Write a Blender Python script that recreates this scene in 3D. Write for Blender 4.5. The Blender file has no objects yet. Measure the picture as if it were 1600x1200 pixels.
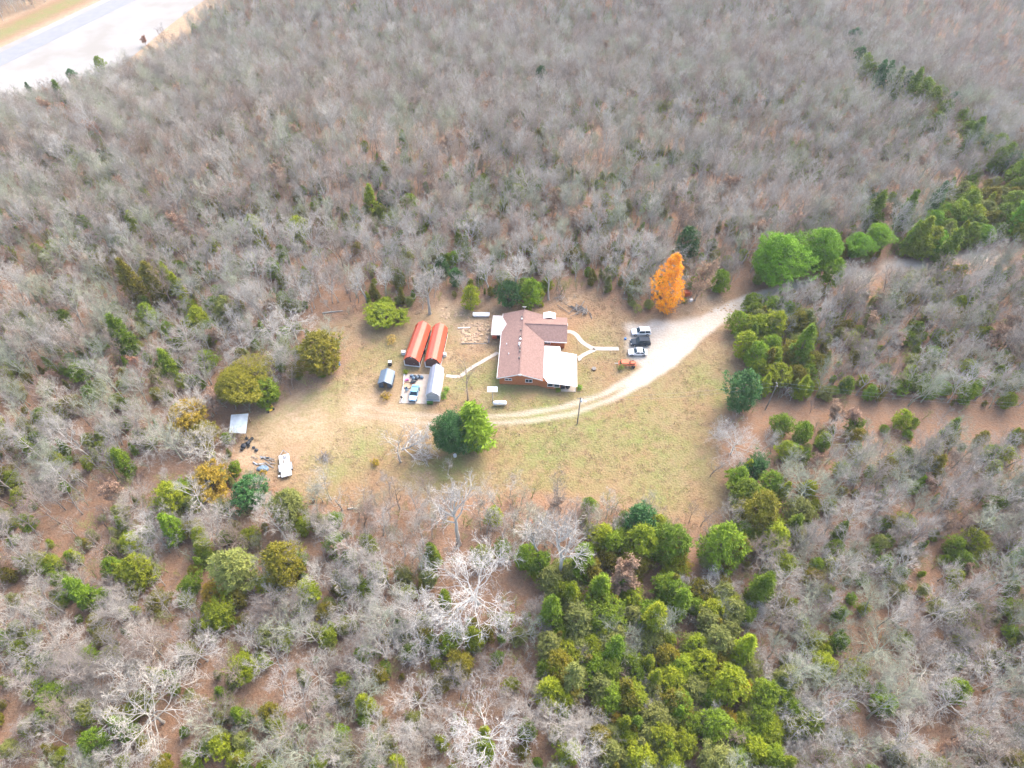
import bpy, math, random
import numpy as np
from mathutils import Vector, Matrix

random.seed(7); rng = np.random.default_rng(11)
scene = bpy.context.scene
R = math.radians

# ------------------------------------------------------------------ camera, sky, sun, exposure
CAM_H, PITCH, FPX = 120.0, 50.0, 1080.0
cam_d = bpy.data.cameras.new('camera'); cam = bpy.data.objects.new('camera', cam_d)
scene.collection.objects.link(cam); scene.camera = cam
cam.location = (0, 0, CAM_H); cam.rotation_euler = (R(90 - PITCH), 0, 0)
cam_d.sensor_width = 36; cam_d.lens = 36 * FPX / 1600; cam_d.clip_end = 6000; cam_d.clip_start = 1

SUN_EL, SUN_AZ = 42.0, 36.0           # azimuth from +Y towards +X: the veiled sun stands behind the house, to the right
world = bpy.data.worlds.new('World'); scene.world = world; world.use_nodes = True
wn = world.node_tree.nodes; wl = world.node_tree.links
for n in list(wn): wn.remove(n)
sky = wn.new('ShaderNodeTexSky'); sky.sky_type = 'NISHITA'; sky.sun_disc = False
sky.sun_elevation = R(SUN_EL); sky.sun_rotation = R(SUN_AZ)
sky.air_density = 1.0; sky.dust_density = 4.0; sky.ozone_density = 1.0
bg = wn.new('ShaderNodeBackground'); bg.inputs[1].default_value = 0.15
wo = wn.new('ShaderNodeOutputWorld'); wl.new(sky.outputs[0], bg.inputs[0]); wl.new(bg.outputs[0], wo.inputs[0])

sun_d = bpy.data.lights.new('sun', 'SUN'); sun = bpy.data.objects.new('sun', sun_d); scene.collection.objects.link(sun)
sun_d.energy = 0.85; sun_d.angle = R(50); sun_d.color = (1.0, 0.94, 0.86)
sd = Vector((math.sin(R(SUN_AZ)) * math.cos(R(SUN_EL)), math.cos(R(SUN_AZ)) * math.cos(R(SUN_EL)), math.sin(R(SUN_EL))))
sun.rotation_euler = sd.to_track_quat('Z', 'Y').to_euler()

vs = scene.view_settings
vs.view_transform = 'Standard'; vs.look = 'None'; vs.exposure = 2.15; vs.gamma = 1.0; vs.use_curve_mapping = False
scene.render.engine = 'CYCLES'
scene.cycles.max_bounces = 5; scene.cycles.diffuse_bounces = 3; scene.cycles.transmission_bounces = 2
scene.cycles.volume_bounces = 0; scene.cycles.use_denoising = True

# ------------------------------------------------------------------ small numeric helpers
def sstep(a, b, x):
    t = np.clip((np.asarray(x, float) - a) / (b - a), 0, 1); return t * t * (3 - 2 * t)
_tab = rng.random((64, 64))
def vnoise(x, y):
    x = np.asarray(x, float); y = np.asarray(y, float)
    xi = np.floor(x).astype(int); yi = np.floor(y).astype(int); fx = x - xi; fy = y - yi
    fx = fx * fx * (3 - 2 * fx); fy = fy * fy * (3 - 2 * fy)
    t = lambda i, j: _tab[i % 64, j % 64]
    return (t(xi, yi) * (1 - fx) + t(xi + 1, yi) * fx) * (1 - fy) + (t(xi, yi + 1) * (1 - fx) + t(xi + 1, yi + 1) * fx) * fy
def fbm(x, y, o=3):
    s = 0; a = .5; f = 1.0
    for k in range(o): s = s + a * vnoise(np.asarray(x) * f + 17.3 * k, np.asarray(y) * f - 9.1 * k); a *= .5; f *= 2.03
    return s / (1 - .5 ** o)
def seg_dist(x, y, pl):
    d = np.full(np.shape(x), 1e9)
    for (ax, ay), (bx, by) in zip(pl[:-1], pl[1:]):
        vx, vy = bx - ax, by - ay
        t = np.clip(((x - ax) * vx + (y - ay) * vy) / (vx * vx + vy * vy + 1e-9), 0, 1)
        d = np.minimum(d, np.hypot(x - ax - t * vx, y - ay - t * vy))
    return d
def poly_sd(x, y, pg):                      # negative inside
    d = seg_dist(x, y, list(pg) + [pg[0]]); ins = np.zeros(np.shape(x), bool); n = len(pg)
    for i in range(n):
        ax, ay = pg[i]; bx, by = pg[(i + 1) % n]
        if ay == by: continue
        c = ((ay > y) != (by > y)) & (x < (bx - ax) * (y - ay) / (by - ay) + ax); ins ^= c
    return np.where(ins, -d, d)

RAV = [(60, 620), (130, 450), (168, 347), (155, 247), (158, 187), (215, 140), (300, 110), (420, 90)]
HWC = [(-423, 26), (-308, 212), (-246, 332), (-214, 398), (-169, 494), (-103, 642), (-26, 820)]
def hw_wide(y): return 24.0 * sstep(430, 310, y)        # the graded verge is broader towards the near end
def hw_level(y): return -34.0 * sstep(120, 330, y)
def seg_side(x, y, pl):                      # signed distance, positive on the left of the polyline's run
    best = np.full(np.shape(x), 1e9); sg = np.ones(np.shape(x))
    for (ax, ay), (bx, by) in zip(pl[:-1], pl[1:]):
        vx, vy = bx - ax, by - ay; t = np.clip(((x - ax) * vx + (y - ay) * vy) / (vx * vx + vy * vy), 0, 1)
        d = np.hypot(x - ax - t * vx, y - ay - t * vy); m = d < best; best = np.where(m, d, best); sg = np.where(m, np.sign(vx * (y - ay) - vy * (x - ax)), sg)
    return best * sg
def height(x, y):
    x = np.asarray(x, float); y = np.asarray(y, float)
    e = np.hypot(x / 85, (y - 96) / 52)
    w = sstep(1.1, 2.3, e)
    h = -36.0 * sstep(150, 400, y) + w * ((fbm(x / 90 + 3, y / 90 + 5, 2) - .5) * 9)
    h = h - 48.0 * sstep(4, 95, seg_side(x, y, RAV)) + 3.0 * np.exp(-(seg_dist(x, y, RAV) / 22) ** 2)
    hw = sstep(84, 50, seg_dist(x, y, HWC) - hw_wide(y))
    return h * (1 - hw) + hw * hw_level(y)
_c, _s = math.cos(R(PITCH)), math.sin(R(PITCH))
def P(px, py, z=0.0):                        # where the photograph's pixel meets the plane z above the terrain
    a = (px - 800) / FPX; b = (600 - py) / FPX
    d = (a, _c + b * _s, -_s + b * _c); zz = z
    for _ in range(14):
        t = (zz - CAM_H) / d[2]; x, y = d[0] * t, d[1] * t; nz_ = z + float(height(x, y))
        if abs(nz_ - zz) < .02: break
        zz = zz * .4 + .6 * nz_
    return x, y
def project(x, y, z):
    vx, vy, vz = x, y, z - CAM_H
    f = vy * _c - vz * _s; u = vy * _s + vz * _c
    f = np.where(np.abs(f) < 1e-6, 1e-6, f)
    return 800 + FPX * vx / f, 600 - FPX * u / f, f
PP = lambda pts, z=0: [P(a, b, z) for a, b in pts]

# ------------------------------------------------------------------ materials
def mat(name, c1, c2=None, scale=3.0, rough=.8, metal=0.0, bump=0.0, rnd=0.0, detail=3.0, spec=.3, coord='Object', translucent=0.0, lo=.35, hi=.65):
    m = bpy.data.materials.new(name); m.use_nodes = True; nt = m.node_tree; N = nt.nodes; L = nt.links
    p = N['Principled BSDF']; p.inputs['Roughness'].default_value = rough; p.inputs['Metallic'].default_value = metal
    p.inputs['Specular IOR Level'].default_value = spec
    tc = N.new('ShaderNodeTexCoord'); nz = N.new('ShaderNodeTexNoise'); nz.inputs['Scale'].default_value = scale; nz.inputs['Detail'].default_value = detail
    L.new(tc.outputs[coord], nz.inputs['Vector'])
    cr = N.new('ShaderNodeValToRGB'); cr.color_ramp.elements[0].position = lo; cr.color_ramp.elements[1].position = hi
    cr.color_ramp.elements[0].color = (*c1, 1); cr.color_ramp.elements[1].color = (*(c2 or [v * .85 for v in c1]), 1)
    L.new(nz.outputs['Fac'], cr.inputs[0]); col = cr.outputs[0]
    if rnd:
        oi = N.new('ShaderNodeObjectInfo'); hs = N.new('ShaderNodeHueSaturation')
        mv = N.new('ShaderNodeMapRange'); mv.inputs[3].default_value = 1 - rnd; mv.inputs[4].default_value = 1 + rnd
        mh = N.new('ShaderNodeMapRange'); mh.inputs[3].default_value = .5 - rnd * .045; mh.inputs[4].default_value = .5 + rnd * .045
        ml = N.new('ShaderNodeMath'); ml.operation = 'MULTIPLY'; ml.inputs[1].default_value = 7.31
        fr = N.new('ShaderNodeMath'); fr.operation = 'FRACT'
        L.new(oi.outputs['Random'], mv.inputs[0]); L.new(oi.outputs['Random'], ml.inputs[0]); L.new(ml.outputs[0], fr.inputs[0]); L.new(fr.outputs[0], mh.inputs[0])
        L.new(mv.outputs[0], hs.inputs['Value']); L.new(mh.outputs[0], hs.inputs['Hue']); L.new(col, hs.inputs['Color']); col = hs.outputs[0]
    L.new(col, p.inputs['Base Color'])
    if bump:
        bn = N.new('ShaderNodeBump'); bn.inputs['Strength'].default_value = bump; bn.inputs['Distance'].default_value = .05
        L.new(nz.outputs['Fac'], bn.inputs['Height']); L.new(bn.outputs[0], p.inputs['Normal'])
    if translucent:
        tr = N.new('ShaderNodeBsdfTranslucent'); mx = N.new('ShaderNodeMixShader'); mx.inputs[0].default_value = translucent
        L.new(col, tr.inputs[0]); L.new(p.outputs[0], mx.inputs[1]); L.new(tr.outputs[0], mx.inputs[2]); L.new(mx.outputs[0], N['Material Output'].inputs[0])
    return m
M = {}
M['bark_pale'] = mat('bark_pale', (.425, .39, .34), (.32, .29, .25), 1.2, .9, rnd=.16)
M['bark_white'] = mat('bark_white', (.47, .44, .395), (.36, .335, .30), 1.2, .9, rnd=.08)
M['bark_grey'] = mat('bark_grey', (.335, .295, .255), (.245, .212, .18), 1.2, .9, rnd=.20)
M['bark_brown'] = mat('bark_brown', (.31, .235, .185), (.215, .162, .128), 1.2, .9, rnd=.2)
M['bark_lichen'] = mat('bark_lichen', (.345, .355, .26), (.255, .265, .19), 1.0, .9, rnd=.16)
M['bark_dark'] = mat('bark_dark', (.17, .14, .125), (.10, .085, .075), 1.2, .9)
M['leaf_green'] = mat('leaf_green', (.18, .26, .008), (.105, .165, .005), .8, .75, rnd=.25, translucent=.2)
M['leaf_bright'] = mat('leaf_bright', (.27, .305, .007), (.175, .22, .005), .8, .75, rnd=.2, translucent=.2)
M['leaf_olive'] = mat('leaf_olive', (.205, .175, .007), (.135, .122, .006), .8, .75, rnd=.2, translucent=.2)
M['leaf_gold'] = mat('leaf_gold', (.40, .27, .020), (.26, .19, .016), .8, .75, rnd=.12, translucent=.2)
M['leaf_dark'] = mat('leaf_dark', (.060, .150, .034), (.034, .095, .021), .8, .75, rnd=.2, translucent=.15)
M['leaf_pale'] = mat('leaf_pale', (.235, .25, .055), (.165, .18, .040), .8, .75, rnd=.18, translucent=.2)
M['leaf_pine'] = mat('leaf_pine', (.17, .32, .009), (.10, .21, .007), .6, .75, rnd=.15, translucent=.2)
M['leaf_orange'] = mat('leaf_orange', (.92, .44, .012), (.66, .22, .010), .7, .7, rnd=.0, translucent=.3)
M['leaf_rust'] = mat('leaf_rust', (.48, .24, .13), (.36, .17, .09), .8, .8, rnd=.15, translucent=.2)
M['leaf_tan'] = mat('leaf_tan', (.42, .28, .185), (.30, .19, .125), 1.0, .8, rnd=.15, translucent=.2)
M['bleached'] = mat('bleached', (.53, .505, .465), (.41, .39, .36), 1.2, .9)
M['brush_olive'] = mat('brush_olive', (.30, .30, .10), (.21, .215, .065), 1.5, .9, rnd=.2)
M['brush'] = mat('brush', (.27, .20, .165), (.19, .14, .115), 1.5, .9, rnd=.25)

# ------------------------------------------------------------------ object helpers
COL = scene.collection
class MB:
    def __init__(s): s.v = []; s.f = []
    def add(s, vs, fs):
        o = len(s.v); s.v += [tuple(q) for q in vs]; s.f += [tuple(i + o for i in f) for f in fs]; return s
    def box(s, c, d, rz=0.0, rx=0.0, ry=0.0):
        m = Matrix.Translation(c) @ Matrix.Rotation(rz, 4, 'Z') @ Matrix.Rotation(ry, 4, 'Y') @ Matrix.Rotation(rx, 4, 'X')
        x, y, z = d[0] / 2, d[1] / 2, d[2] / 2
        vs = [m @ Vector(q) for q in ((-x,-y,-z),(x,-y,-z),(x,y,-z),(-x,y,-z),(-x,-y,z),(x,-y,z),(x,y,z),(-x,y,z))]
        return s.add(vs, [(3,2,1,0),(4,5,6,7),(0,1,5,4),(1,2,6,5),(2,3,7,6),(3,0,4,7)])
    def prism(s, pts, z0, z1):                # plan polygon, ccw
        n = len(pts); vs = [(x, y, z0) for x, y in pts] + [(x, y, z1) for x, y in pts]
        return s.add(vs, [tuple(range(n - 1, -1, -1)), tuple(range(n, 2 * n))] + [(i, (i + 1) % n, n + (i + 1) % n, n + i) for i in range(n)])
    def slab(s, quad, th):                    # sloping sheet with thickness, points given ccw from above
        n = len(quad); vs = [(x, y, z - th) for x, y, z in quad] + list(quad)
        return s.add(vs, [tuple(range(n - 1, -1, -1)), tuple(range(n, 2 * n))] + [(i, (i + 1) % n, n + (i + 1) % n, n + i) for i in range(n)])
    def tube(s, pts, rad, sides=6, cap=True):
        o = len(s.v); n = len(pts)
        for i, p in enumerate(pts):
            p = Vector(p); d = Vector(pts[min(i + 1, n - 1)]) - Vector(pts[max(i - 1, 0)])
            d = d.normalized() if d.length > 1e-6 else Vector((0, 0, 1))
            u = d.cross(Vector((0.31, .95, .07)));
            if u.length < 1e-3: u = d.cross(Vector((1, 0, 0)))
            u.normalize(); w = d.cross(u); r = rad[i] if hasattr(rad, '__len__') else rad
            for k in range(sides):
                a = 2 * math.pi * k / sides; q = p + (u * math.cos(a) + w * math.sin(a)) * r; s.v.append((q.x, q.y, q.z))
        for i in range(n - 1):
            for k in range(sides):
                a = o + i * sides + k; b = o + i * sides + (k + 1) % sides; s.f.append((a, b, b + sides, a + sides))
        if cap:
            s.f.append(tuple(o + k for k in range(sides - 1, -1, -1))); s.f.append(tuple(o + (n - 1) * sides + k for k in range(sides)))
        return s
    def lathe(s, prof, c=(0, 0, 0), sides=14, axis='Z'):
        o = len(s.v); n = len(prof)
        for r, z in prof:
            for k in range(sides):
                a = 2 * math.pi * k / sides; q = (r * math.cos(a), r * math.sin(a), z)
                if axis == 'X': q = (q[2], q[0], q[1])
                if axis == 'Y': q = (q[0], q[2], q[1])
                s.v.append((q[0] + c[0], q[1] + c[1], q[2] + c[2]))
        for i in range(n - 1):
            for k in range(sides):
                a = o + i * sides + k; b = o + i * sides + (k + 1) % sides; s.f.append((a, b, b + sides, a + sides))
        s.f.append(tuple(o + k for k in range(sides - 1, -1, -1))); s.f.append(tuple(o + (n - 1) * sides + k for k in range(sides)))
        return s
    def blob(s, c, r, n=2, jit=.25, seed=0):  # lumpy rounded solid
        rr = random.Random(seed); o = len(s.v); ni, nj = 5 + n, 8 + n
        for i in range(1, ni):
            for j in range(nj):
                th = math.pi * i / ni; ph = 2 * math.pi * j / nj; k = 1 + rr.uniform(-jit, jit)
                s.v.append((c[0] + r[0] * k * math.sin(th) * math.cos(ph), c[1] + r[1] * k * math.sin(th) * math.sin(ph), c[2] + r[2] * k * math.cos(th)))
        s.v.append((c[0], c[1], c[2] + r[2])); t = len(s.v) - 1; s.v.append((c[0], c[1], c[2] - r[2])); b = len(s.v) - 1
        for i in range(ni - 2):
            for j in range(nj):
                a = o + i * nj + j; q = o + i * nj + (j + 1) % nj; s.f.append((a, a + nj, q + nj, q))
        for j in range(nj):
            s.f.append((t, o + j, o + (j + 1) % nj)); k = o + (ni - 2) * nj; s.f.append((b, k + (j + 1) % nj, k + j))
        return s
    def mesh(s, name, m=None, smooth=False):
        me = bpy.data.meshes.new(name); me.from_pydata(s.v, [], s.f); me.update()
        if m: me.materials.append(m)
        if smooth: me.polygons.foreach_set('use_smooth', [True] * len(me.polygons))
        return me
def obj(name, data, parent=None):
    o = bpy.data.objects.new(name, data); COL.objects.link(o)
    if parent: o.parent = parent
    return o
def part(name, mb, m, parent=None, smooth=False, bevel=0.0, label=None):
    o = obj(name, mb.mesh(name, M[m] if isinstance(m, str) else m, smooth), parent)
    if bevel:
        b = o.modifiers.new('bevel', 'BEVEL'); b.width = bevel; b.segments = 2; b.limit_method = 'ANGLE'
    if label: o['label'] = label
    return o
def tag(o, label, cat, group=None):
    o['label'] = label; o['category'] = cat
    if group: o['group'] = group
    return o
def thing(name, label, cat, loc=(0, 0, 0), rz=0.0, group=None):
    o = obj(name, None); o.location = loc; o.rotation_euler = (0, 0, rz); o.empty_display_size = .3
    return tag(o, label, cat, group)
def G(px, py, dz=0.0):
    x, y = P(px, py); return (x, y, float(height(x, y)) + dz)

# ------------------------------------------------------------------ the ground, its zones and roads
CLEAR = PP([(478,505),(545,492),(600,500),(640,486),(690,474),(760,474),(860,478),(880,455),(930,452),(975,484),(1040,488),(1085,466),(1150,448),(1205,452),(1150,505),(1168,575),(1150,640),(1118,690),(1145,750),(1150,800),(1105,828),(1040,822),(975,805),(900,785),(780,782),(640,790),(520,797),(440,778),(385,742),(362,700),(385,655),(440,622),(525,590),(540,545),(500,525)])
DRIVE = PP([(1600,392),(1480,408),(1400,418),(1320,432),(1240,446),(1180,466),(1130,488),(1085,520),(1040,562),(1000,592),(950,620),(890,641),(820,653),(740,657),(660,655),(610,650),(560,640)])
DRIVE_W = [1.3,1.3,1.5,1.6,1.6,1.9,2.4,2.6,2.6,2.1,1.8,1.7,1.5,1.5,1.5,1.6,1.6]
PAD = PP([(978,508),(1050,499),(1095,496),(1150,474),(1172,466),(1150,488),(1100,520),(1062,556),(1030,580),(1000,575),(980,560)])
CUT = PP([(1165,642),(1260,648),(1400,652),(1600,662),(1800,668)])
SIDE = PP([(1300,440),(1340,432),(1400,418)])
GREEN = [(870,670,120,1.0),(1020,680,110,.9),(1110,600,60,.7),(480,610,80,1.3),(800,600,60,1.0),(720,600,45,.8),(700,520,40,.7),(930,540,40,.5),(1030,760,60,.8),(600,560,50,.7),(560,690,70,.9),(700,720,70,.8),(510,730,50,.7),(905,590,30,.8),(640,640,30,.7)]
DIRT = [(470,665,75,1.0),(560,640,60,.8),(520,660,70,.5),(620,650,50,.8),(740,515,34,1.3),(700,488,34,1.0),(720,480,25,.9),(445,700,50,.6),(610,590,25,.7),(690,560,28,.6),(1105,480,40,1.0),(890,462,30,.5),(560,520,40,.35),(390,712,34,.9),(690,600,24,.4),(770,478,22,.7),(-5,215,26,2.0),(15,190,20,2.0)]
def blobs(x, y, lst):
    o = np.zeros(np.shape(x))
    for px, py, r, w in lst:
        cx, cy = P(px, py); ex, ey = P(px + r, py); rx = abs(ex - cx); ry = abs(P(px, py - r * .8)[1] - cy)
        o = np.maximum(o, w * np.exp(-(((x - cx) / rx) ** 2 + ((y - cy) / ry) ** 2)))
    return o
def drive_d(x, y):
    d = np.full(np.shape(x), 1e9); nn = len(DRIVE) - 1
    for i in range(nn):
        w = (DRIVE_W[i] + DRIVE_W[i + 1]) / 2; d = np.minimum(d, seg_dist(x, y, DRIVE[i:i + 2]) - w)
    return d
def clear_sd(x, y): return poly_sd(x, y, CLEAR)
FIELD = [(-321, 221), (-260, 337), (-228, 403), (-180, 507), (-202, 517), (-244, 412), (-276, 346), (-336, 230)]

def dens_axis(segs):
    out = []
    for a, b, st in segs: out += list(np.arange(a, b, st))
    out.append(segs[-1][1]); return np.array(out)
gx = dens_axis([(-2400, -600, 200), (-600, -340, 26), (-340, -64, 4), (-64, 72, .65), (72, 340, 4), (340, 600, 26), (600, 2400, 200)])
gy = dens_axis([(-1800, -100, 170), (-100, 10, 11), (10, 56, 2.5), (56, 134, .65), (134, 520, 4), (520, 700, 20), (700, 3000, 230)])
X, Y = np.meshgrid(gx, gy); Xf = X.ravel(); Yf = Y.ravel(); Z = height(Xf, Yf)
jit = (fbm(Xf / 4, Yf / 4, 3) - .5) * 5
a_grass = sstep(1.5, -3.5, clear_sd(Xf, Yf) + jit)
a_grass = np.maximum(a_grass, .85 * sstep(2, -4, poly_sd(Xf, Yf, FIELD) + jit))
a_green = np.clip(blobs(Xf, Yf, GREEN) * (.55 + .9 * fbm(Xf / 7, Yf / 7, 2)), 0, 1) + sstep(0, -8, poly_sd(Xf, Yf, FIELD))
a_dirt = np.clip(blobs(Xf, Yf, DIRT) * (.4 + 1.1 * fbm(Xf / 3.5 + 9, Yf / 3.5, 3)), 0, 1)
hwd = seg_dist(Xf, Yf, HWC); a_dirt = np.maximum(a_dirt, sstep(56, 45, hwd - hw_wide(Yf) + jit * 1.2)) * (1 - sstep(3, -2, poly_sd(Xf, Yf, FIELD)))
dd = drive_d(Xf, Yf); pdist = poly_sd(Xf, Yf, PAD)
cl = seg_dist(Xf, Yf, DRIVE)
inlot = sstep(27, 22, Xf)                     # west of the pad the drive is two wheel tracks with a grassy middle
rut = 1 - .95 * inlot * np.exp(-(cl / .55) ** 2)
a_grav = np.maximum(sstep(.6, -.7, dd + jit * .22) * rut, sstep(1.2, -1.6, pdist + jit * .45))
a_grav = a_grav * (1 - .38 * sstep(34, 18, Xf + jit)) * (1 - .62 * sstep(-6, -34, Xf + jit * 1.5) * inlot)
ids = np.arange(len(Xf)).reshape(X.shape)
quads = np.stack([ids[:-1, :-1], ids[:-1, 1:], ids[1:, 1:], ids[1:, :-1]], -1).reshape(-1, 4)

def ground_mat():
    m = bpy.data.materials.new('ground'); m.use_nodes = True; nt = m.node_tree; N = nt.nodes; L = nt.links
    p = N['Principled BSDF']; p.inputs['Roughness'].default_value = .95; p.inputs['Specular IOR Level'].default_value = .1
    geo = N.new('ShaderNodeNewGeometry')
    def noise(sc, det=4, rough=.6, lo=.35, hi=.65, off=0):
        n = N.new('ShaderNodeTexNoise'); n.inputs['Scale'].default_value = sc; n.inputs['Detail'].default_value = det; n.inputs['Roughness'].default_value = rough
        if off:
            va = N.new('ShaderNodeVectorMath'); va.inputs[1].default_value = (off, off * 2, 0); L.new(geo.outputs['Position'], va.inputs[0]); L.new(va.outputs[0], n.inputs['Vector'])
        else: L.new(geo.outputs['Position'], n.inputs['Vector'])
        r = N.new('ShaderNodeMapRange'); r.inputs[1].default_value = lo; r.inputs[2].default_value = hi; L.new(n.outputs['Fac'], r.inputs[0]); return r.outputs[0]
    def mix(f, a, b):
        x = N.new('ShaderNodeMix'); x.data_type = 'RGBA'
        if isinstance(f, float): x.inputs[0].default_value = f
        else: L.new(f, x.inputs[0])
        for i, v in ((6, a), (7, b)):
            if isinstance(v, tuple): x.inputs[i].default_value = (*v, 1)
            else: L.new(v, x.inputs[i])
        return x.outputs[2]
    def attr(n):
        a = N.new('ShaderNodeAttribute'); a.attribute_name = n; return a.outputs['Fac']
    def mul(a, b, op='MULTIPLY'):
        x = N.new('ShaderNodeMath'); x.operation = op; x.use_clamp = True
        for i, v in enumerate((a, b)):
            if isinstance(v, float): x.inputs[i].default_value = v
            else: L.new(v, x.inputs[i])
        return x.outputs[0]
    fine = noise(2.0, 6, .75, .36, .64); patch = noise(.75, 6, .75, .42, .58, 66); mid = noise(.35, 4, .6, .35, .65); big = noise(.045, 3, .5, .35, .65, 40)
    litter = mix(mid, (.235, .128, .076), (.155, .088, .056)); litter = mix(mul(fine, .75), litter, (.38, .235, .15)); litter = mix(mul(big, .5), litter, (.27, .145, .075)); litter = mix(mul(patch, .5), litter, (.25, .18, .13))
    speck = noise(7.0, 3, .7, .52, .62, 80); litter = mix(mul(speck, .6), litter, (.05, .032, .025))
    tan = mix(mid, (.235, .175, .10), (.19, .128, .072)); tan = mix(mul(fine, .7), tan, (.335, .25, .15)); tan = mix(mul(big, .5), tan, (.25, .145, .085)); tan = mix(mul(patch, .5), tan, (.185, .112, .062)); tan = mix(mul(noise(.10, 4, .6, .46, .60, 91), .75), tan, (.25, .145, .085))
    green = mix(fine, (.12, .145, .038), (.215, .22, .08))
    gm = mul(attr('green'), noise(.28, 5, .65, .25, .6, 23)); turf = mix(gm, tan, green)
    turf = mix(mul(noise(9.0, 2, .6, .55, .7, 12), .45), turf, (.15, .10, .045))
    base = mix(attr('grass'), litter, turf)
    dirt = mix(fine, (.32, .23, .145), (.42, .32, .215)); dirt = mix(mul(mid, .5), dirt, (.30, .20, .12))
    base = mix(mul(attr('dirt'), noise(.8, 5, .7, .2, .6, 55)), base, dirt)
    grav = mix(fine, (.38, .335, .28), (.48, .43, .37)); grav = mix(mul(mid, .4), grav, (.36, .28, .205))
    gf = mul(attr('gravel'), mul(noise(1.5, 4, .7, .1, .5, 31), .35, 'ADD')); base = mix(gf, base, grav)
    L.new(base, p.inputs['Base Color'])
    nb = N.new('ShaderNodeTexNoise'); nb.inputs['Scale'].default_value = 2.2; nb.inputs['Detail'].default_value = 6; L.new(geo.outputs['Position'], nb.inputs['Vector'])
    bp = N.new('ShaderNodeBump'); bp.inputs['Strength'].default_value = .7; bp.inputs['Distance'].default_value = .25
    L.new(nb.outputs['Fac'], bp.inputs['Height']); L.new(bp.outputs[0], p.inputs['Normal'])
    return m
M['ground'] = ground_mat()
def sheet(name, sel, dz):
    q = quads[sel]; used, inv = np.unique(q, return_inverse=True); q = inv.reshape(-1, 4)
    me = bpy.data.meshes.new(name); me.from_pydata(np.stack([Xf[used], Yf[used], Z[used] + dz], 1).tolist(), [], q.tolist())
    for nm, a in (('grass', a_grass), ('green', a_green), ('dirt', a_dirt), ('gravel', a_grav)):
        t = me.attributes.new(nm, 'FLOAT', 'POINT'); t.data.foreach_set('value', np.clip(a[used], 0, 1).astype(np.float32))
    me.materials.append(M['ground']); me.polygons.foreach_set('use_smooth', [True] * len(me.polygons)); me.update()
    o = obj(name, me); o['kind'] = 'structure'; return o
sheet('ground', np.ones(len(quads), bool), 0)
qc = lambda a: a[quads].mean(1)
sheet('gravel_driveway', (qc(a_grav) > .12), .02)
# highway: one ribbon of pale concrete with lighter shoulders
def ribbon(name, pl, off0, off1, dz, m):
    pts = []
    for i, (x, y) in enumerate(pl):
        a = np.array(pl[max(i - 1, 0)]); b = np.array(pl[min(i + 1, len(pl) - 1)]); t = (b - a) / np.linalg.norm(b - a); n = np.array([-t[1], t[0]])
        for o in np.linspace(off0 - (float(hw_wide(y)) if off0 < -20 else 0), off1, 5): q = np.array([x, y]) + n * o; pts.append((q[0], q[1], float(height(q[0], q[1])) + dz))
    me = bpy.data.meshes.new(name); me.from_pydata(pts, [], [(5*i+k+1, 5*i+k, 5*i+k+5, 5*i+k+6) for i in range(len(pl) - 1) for k in range(4)]); me.materials.append(m)
    o = obj(name, me); o['kind'] = 'structure'; return o
def dense(pl, st=6):
    out = []
    for (ax, ay), (bx, by) in zip(pl[:-1], pl[1:]):
        n = max(1, int(math.hypot(bx - ax, by - ay) / st)); out += [(ax + (bx - ax) * k / n, ay + (by - ay) * k / n) for k in range(n)]
    return out + [pl[-1]]
M['concrete'] = mat('concrete', (.60, .58, .55), (.52, .50, .47), .8, .9, coord='Object')
M['highway_shoulder'] = mat('highway_shoulder', (.285, .275, .265), (.225, .21, .19), .06, .95, detail=6)
M['highway_lane'] = mat('highway_lane', (.215, .22, .235), (.195, .20, .215), .3, .9)
hp = dense(HWC)
ribbon('highway_shoulder', hp, -40, 10.5, .06, M['highway_shoulder'])
ribbon('highway', hp, -6.5, 5.8, .12, M['highway_lane'])

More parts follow.
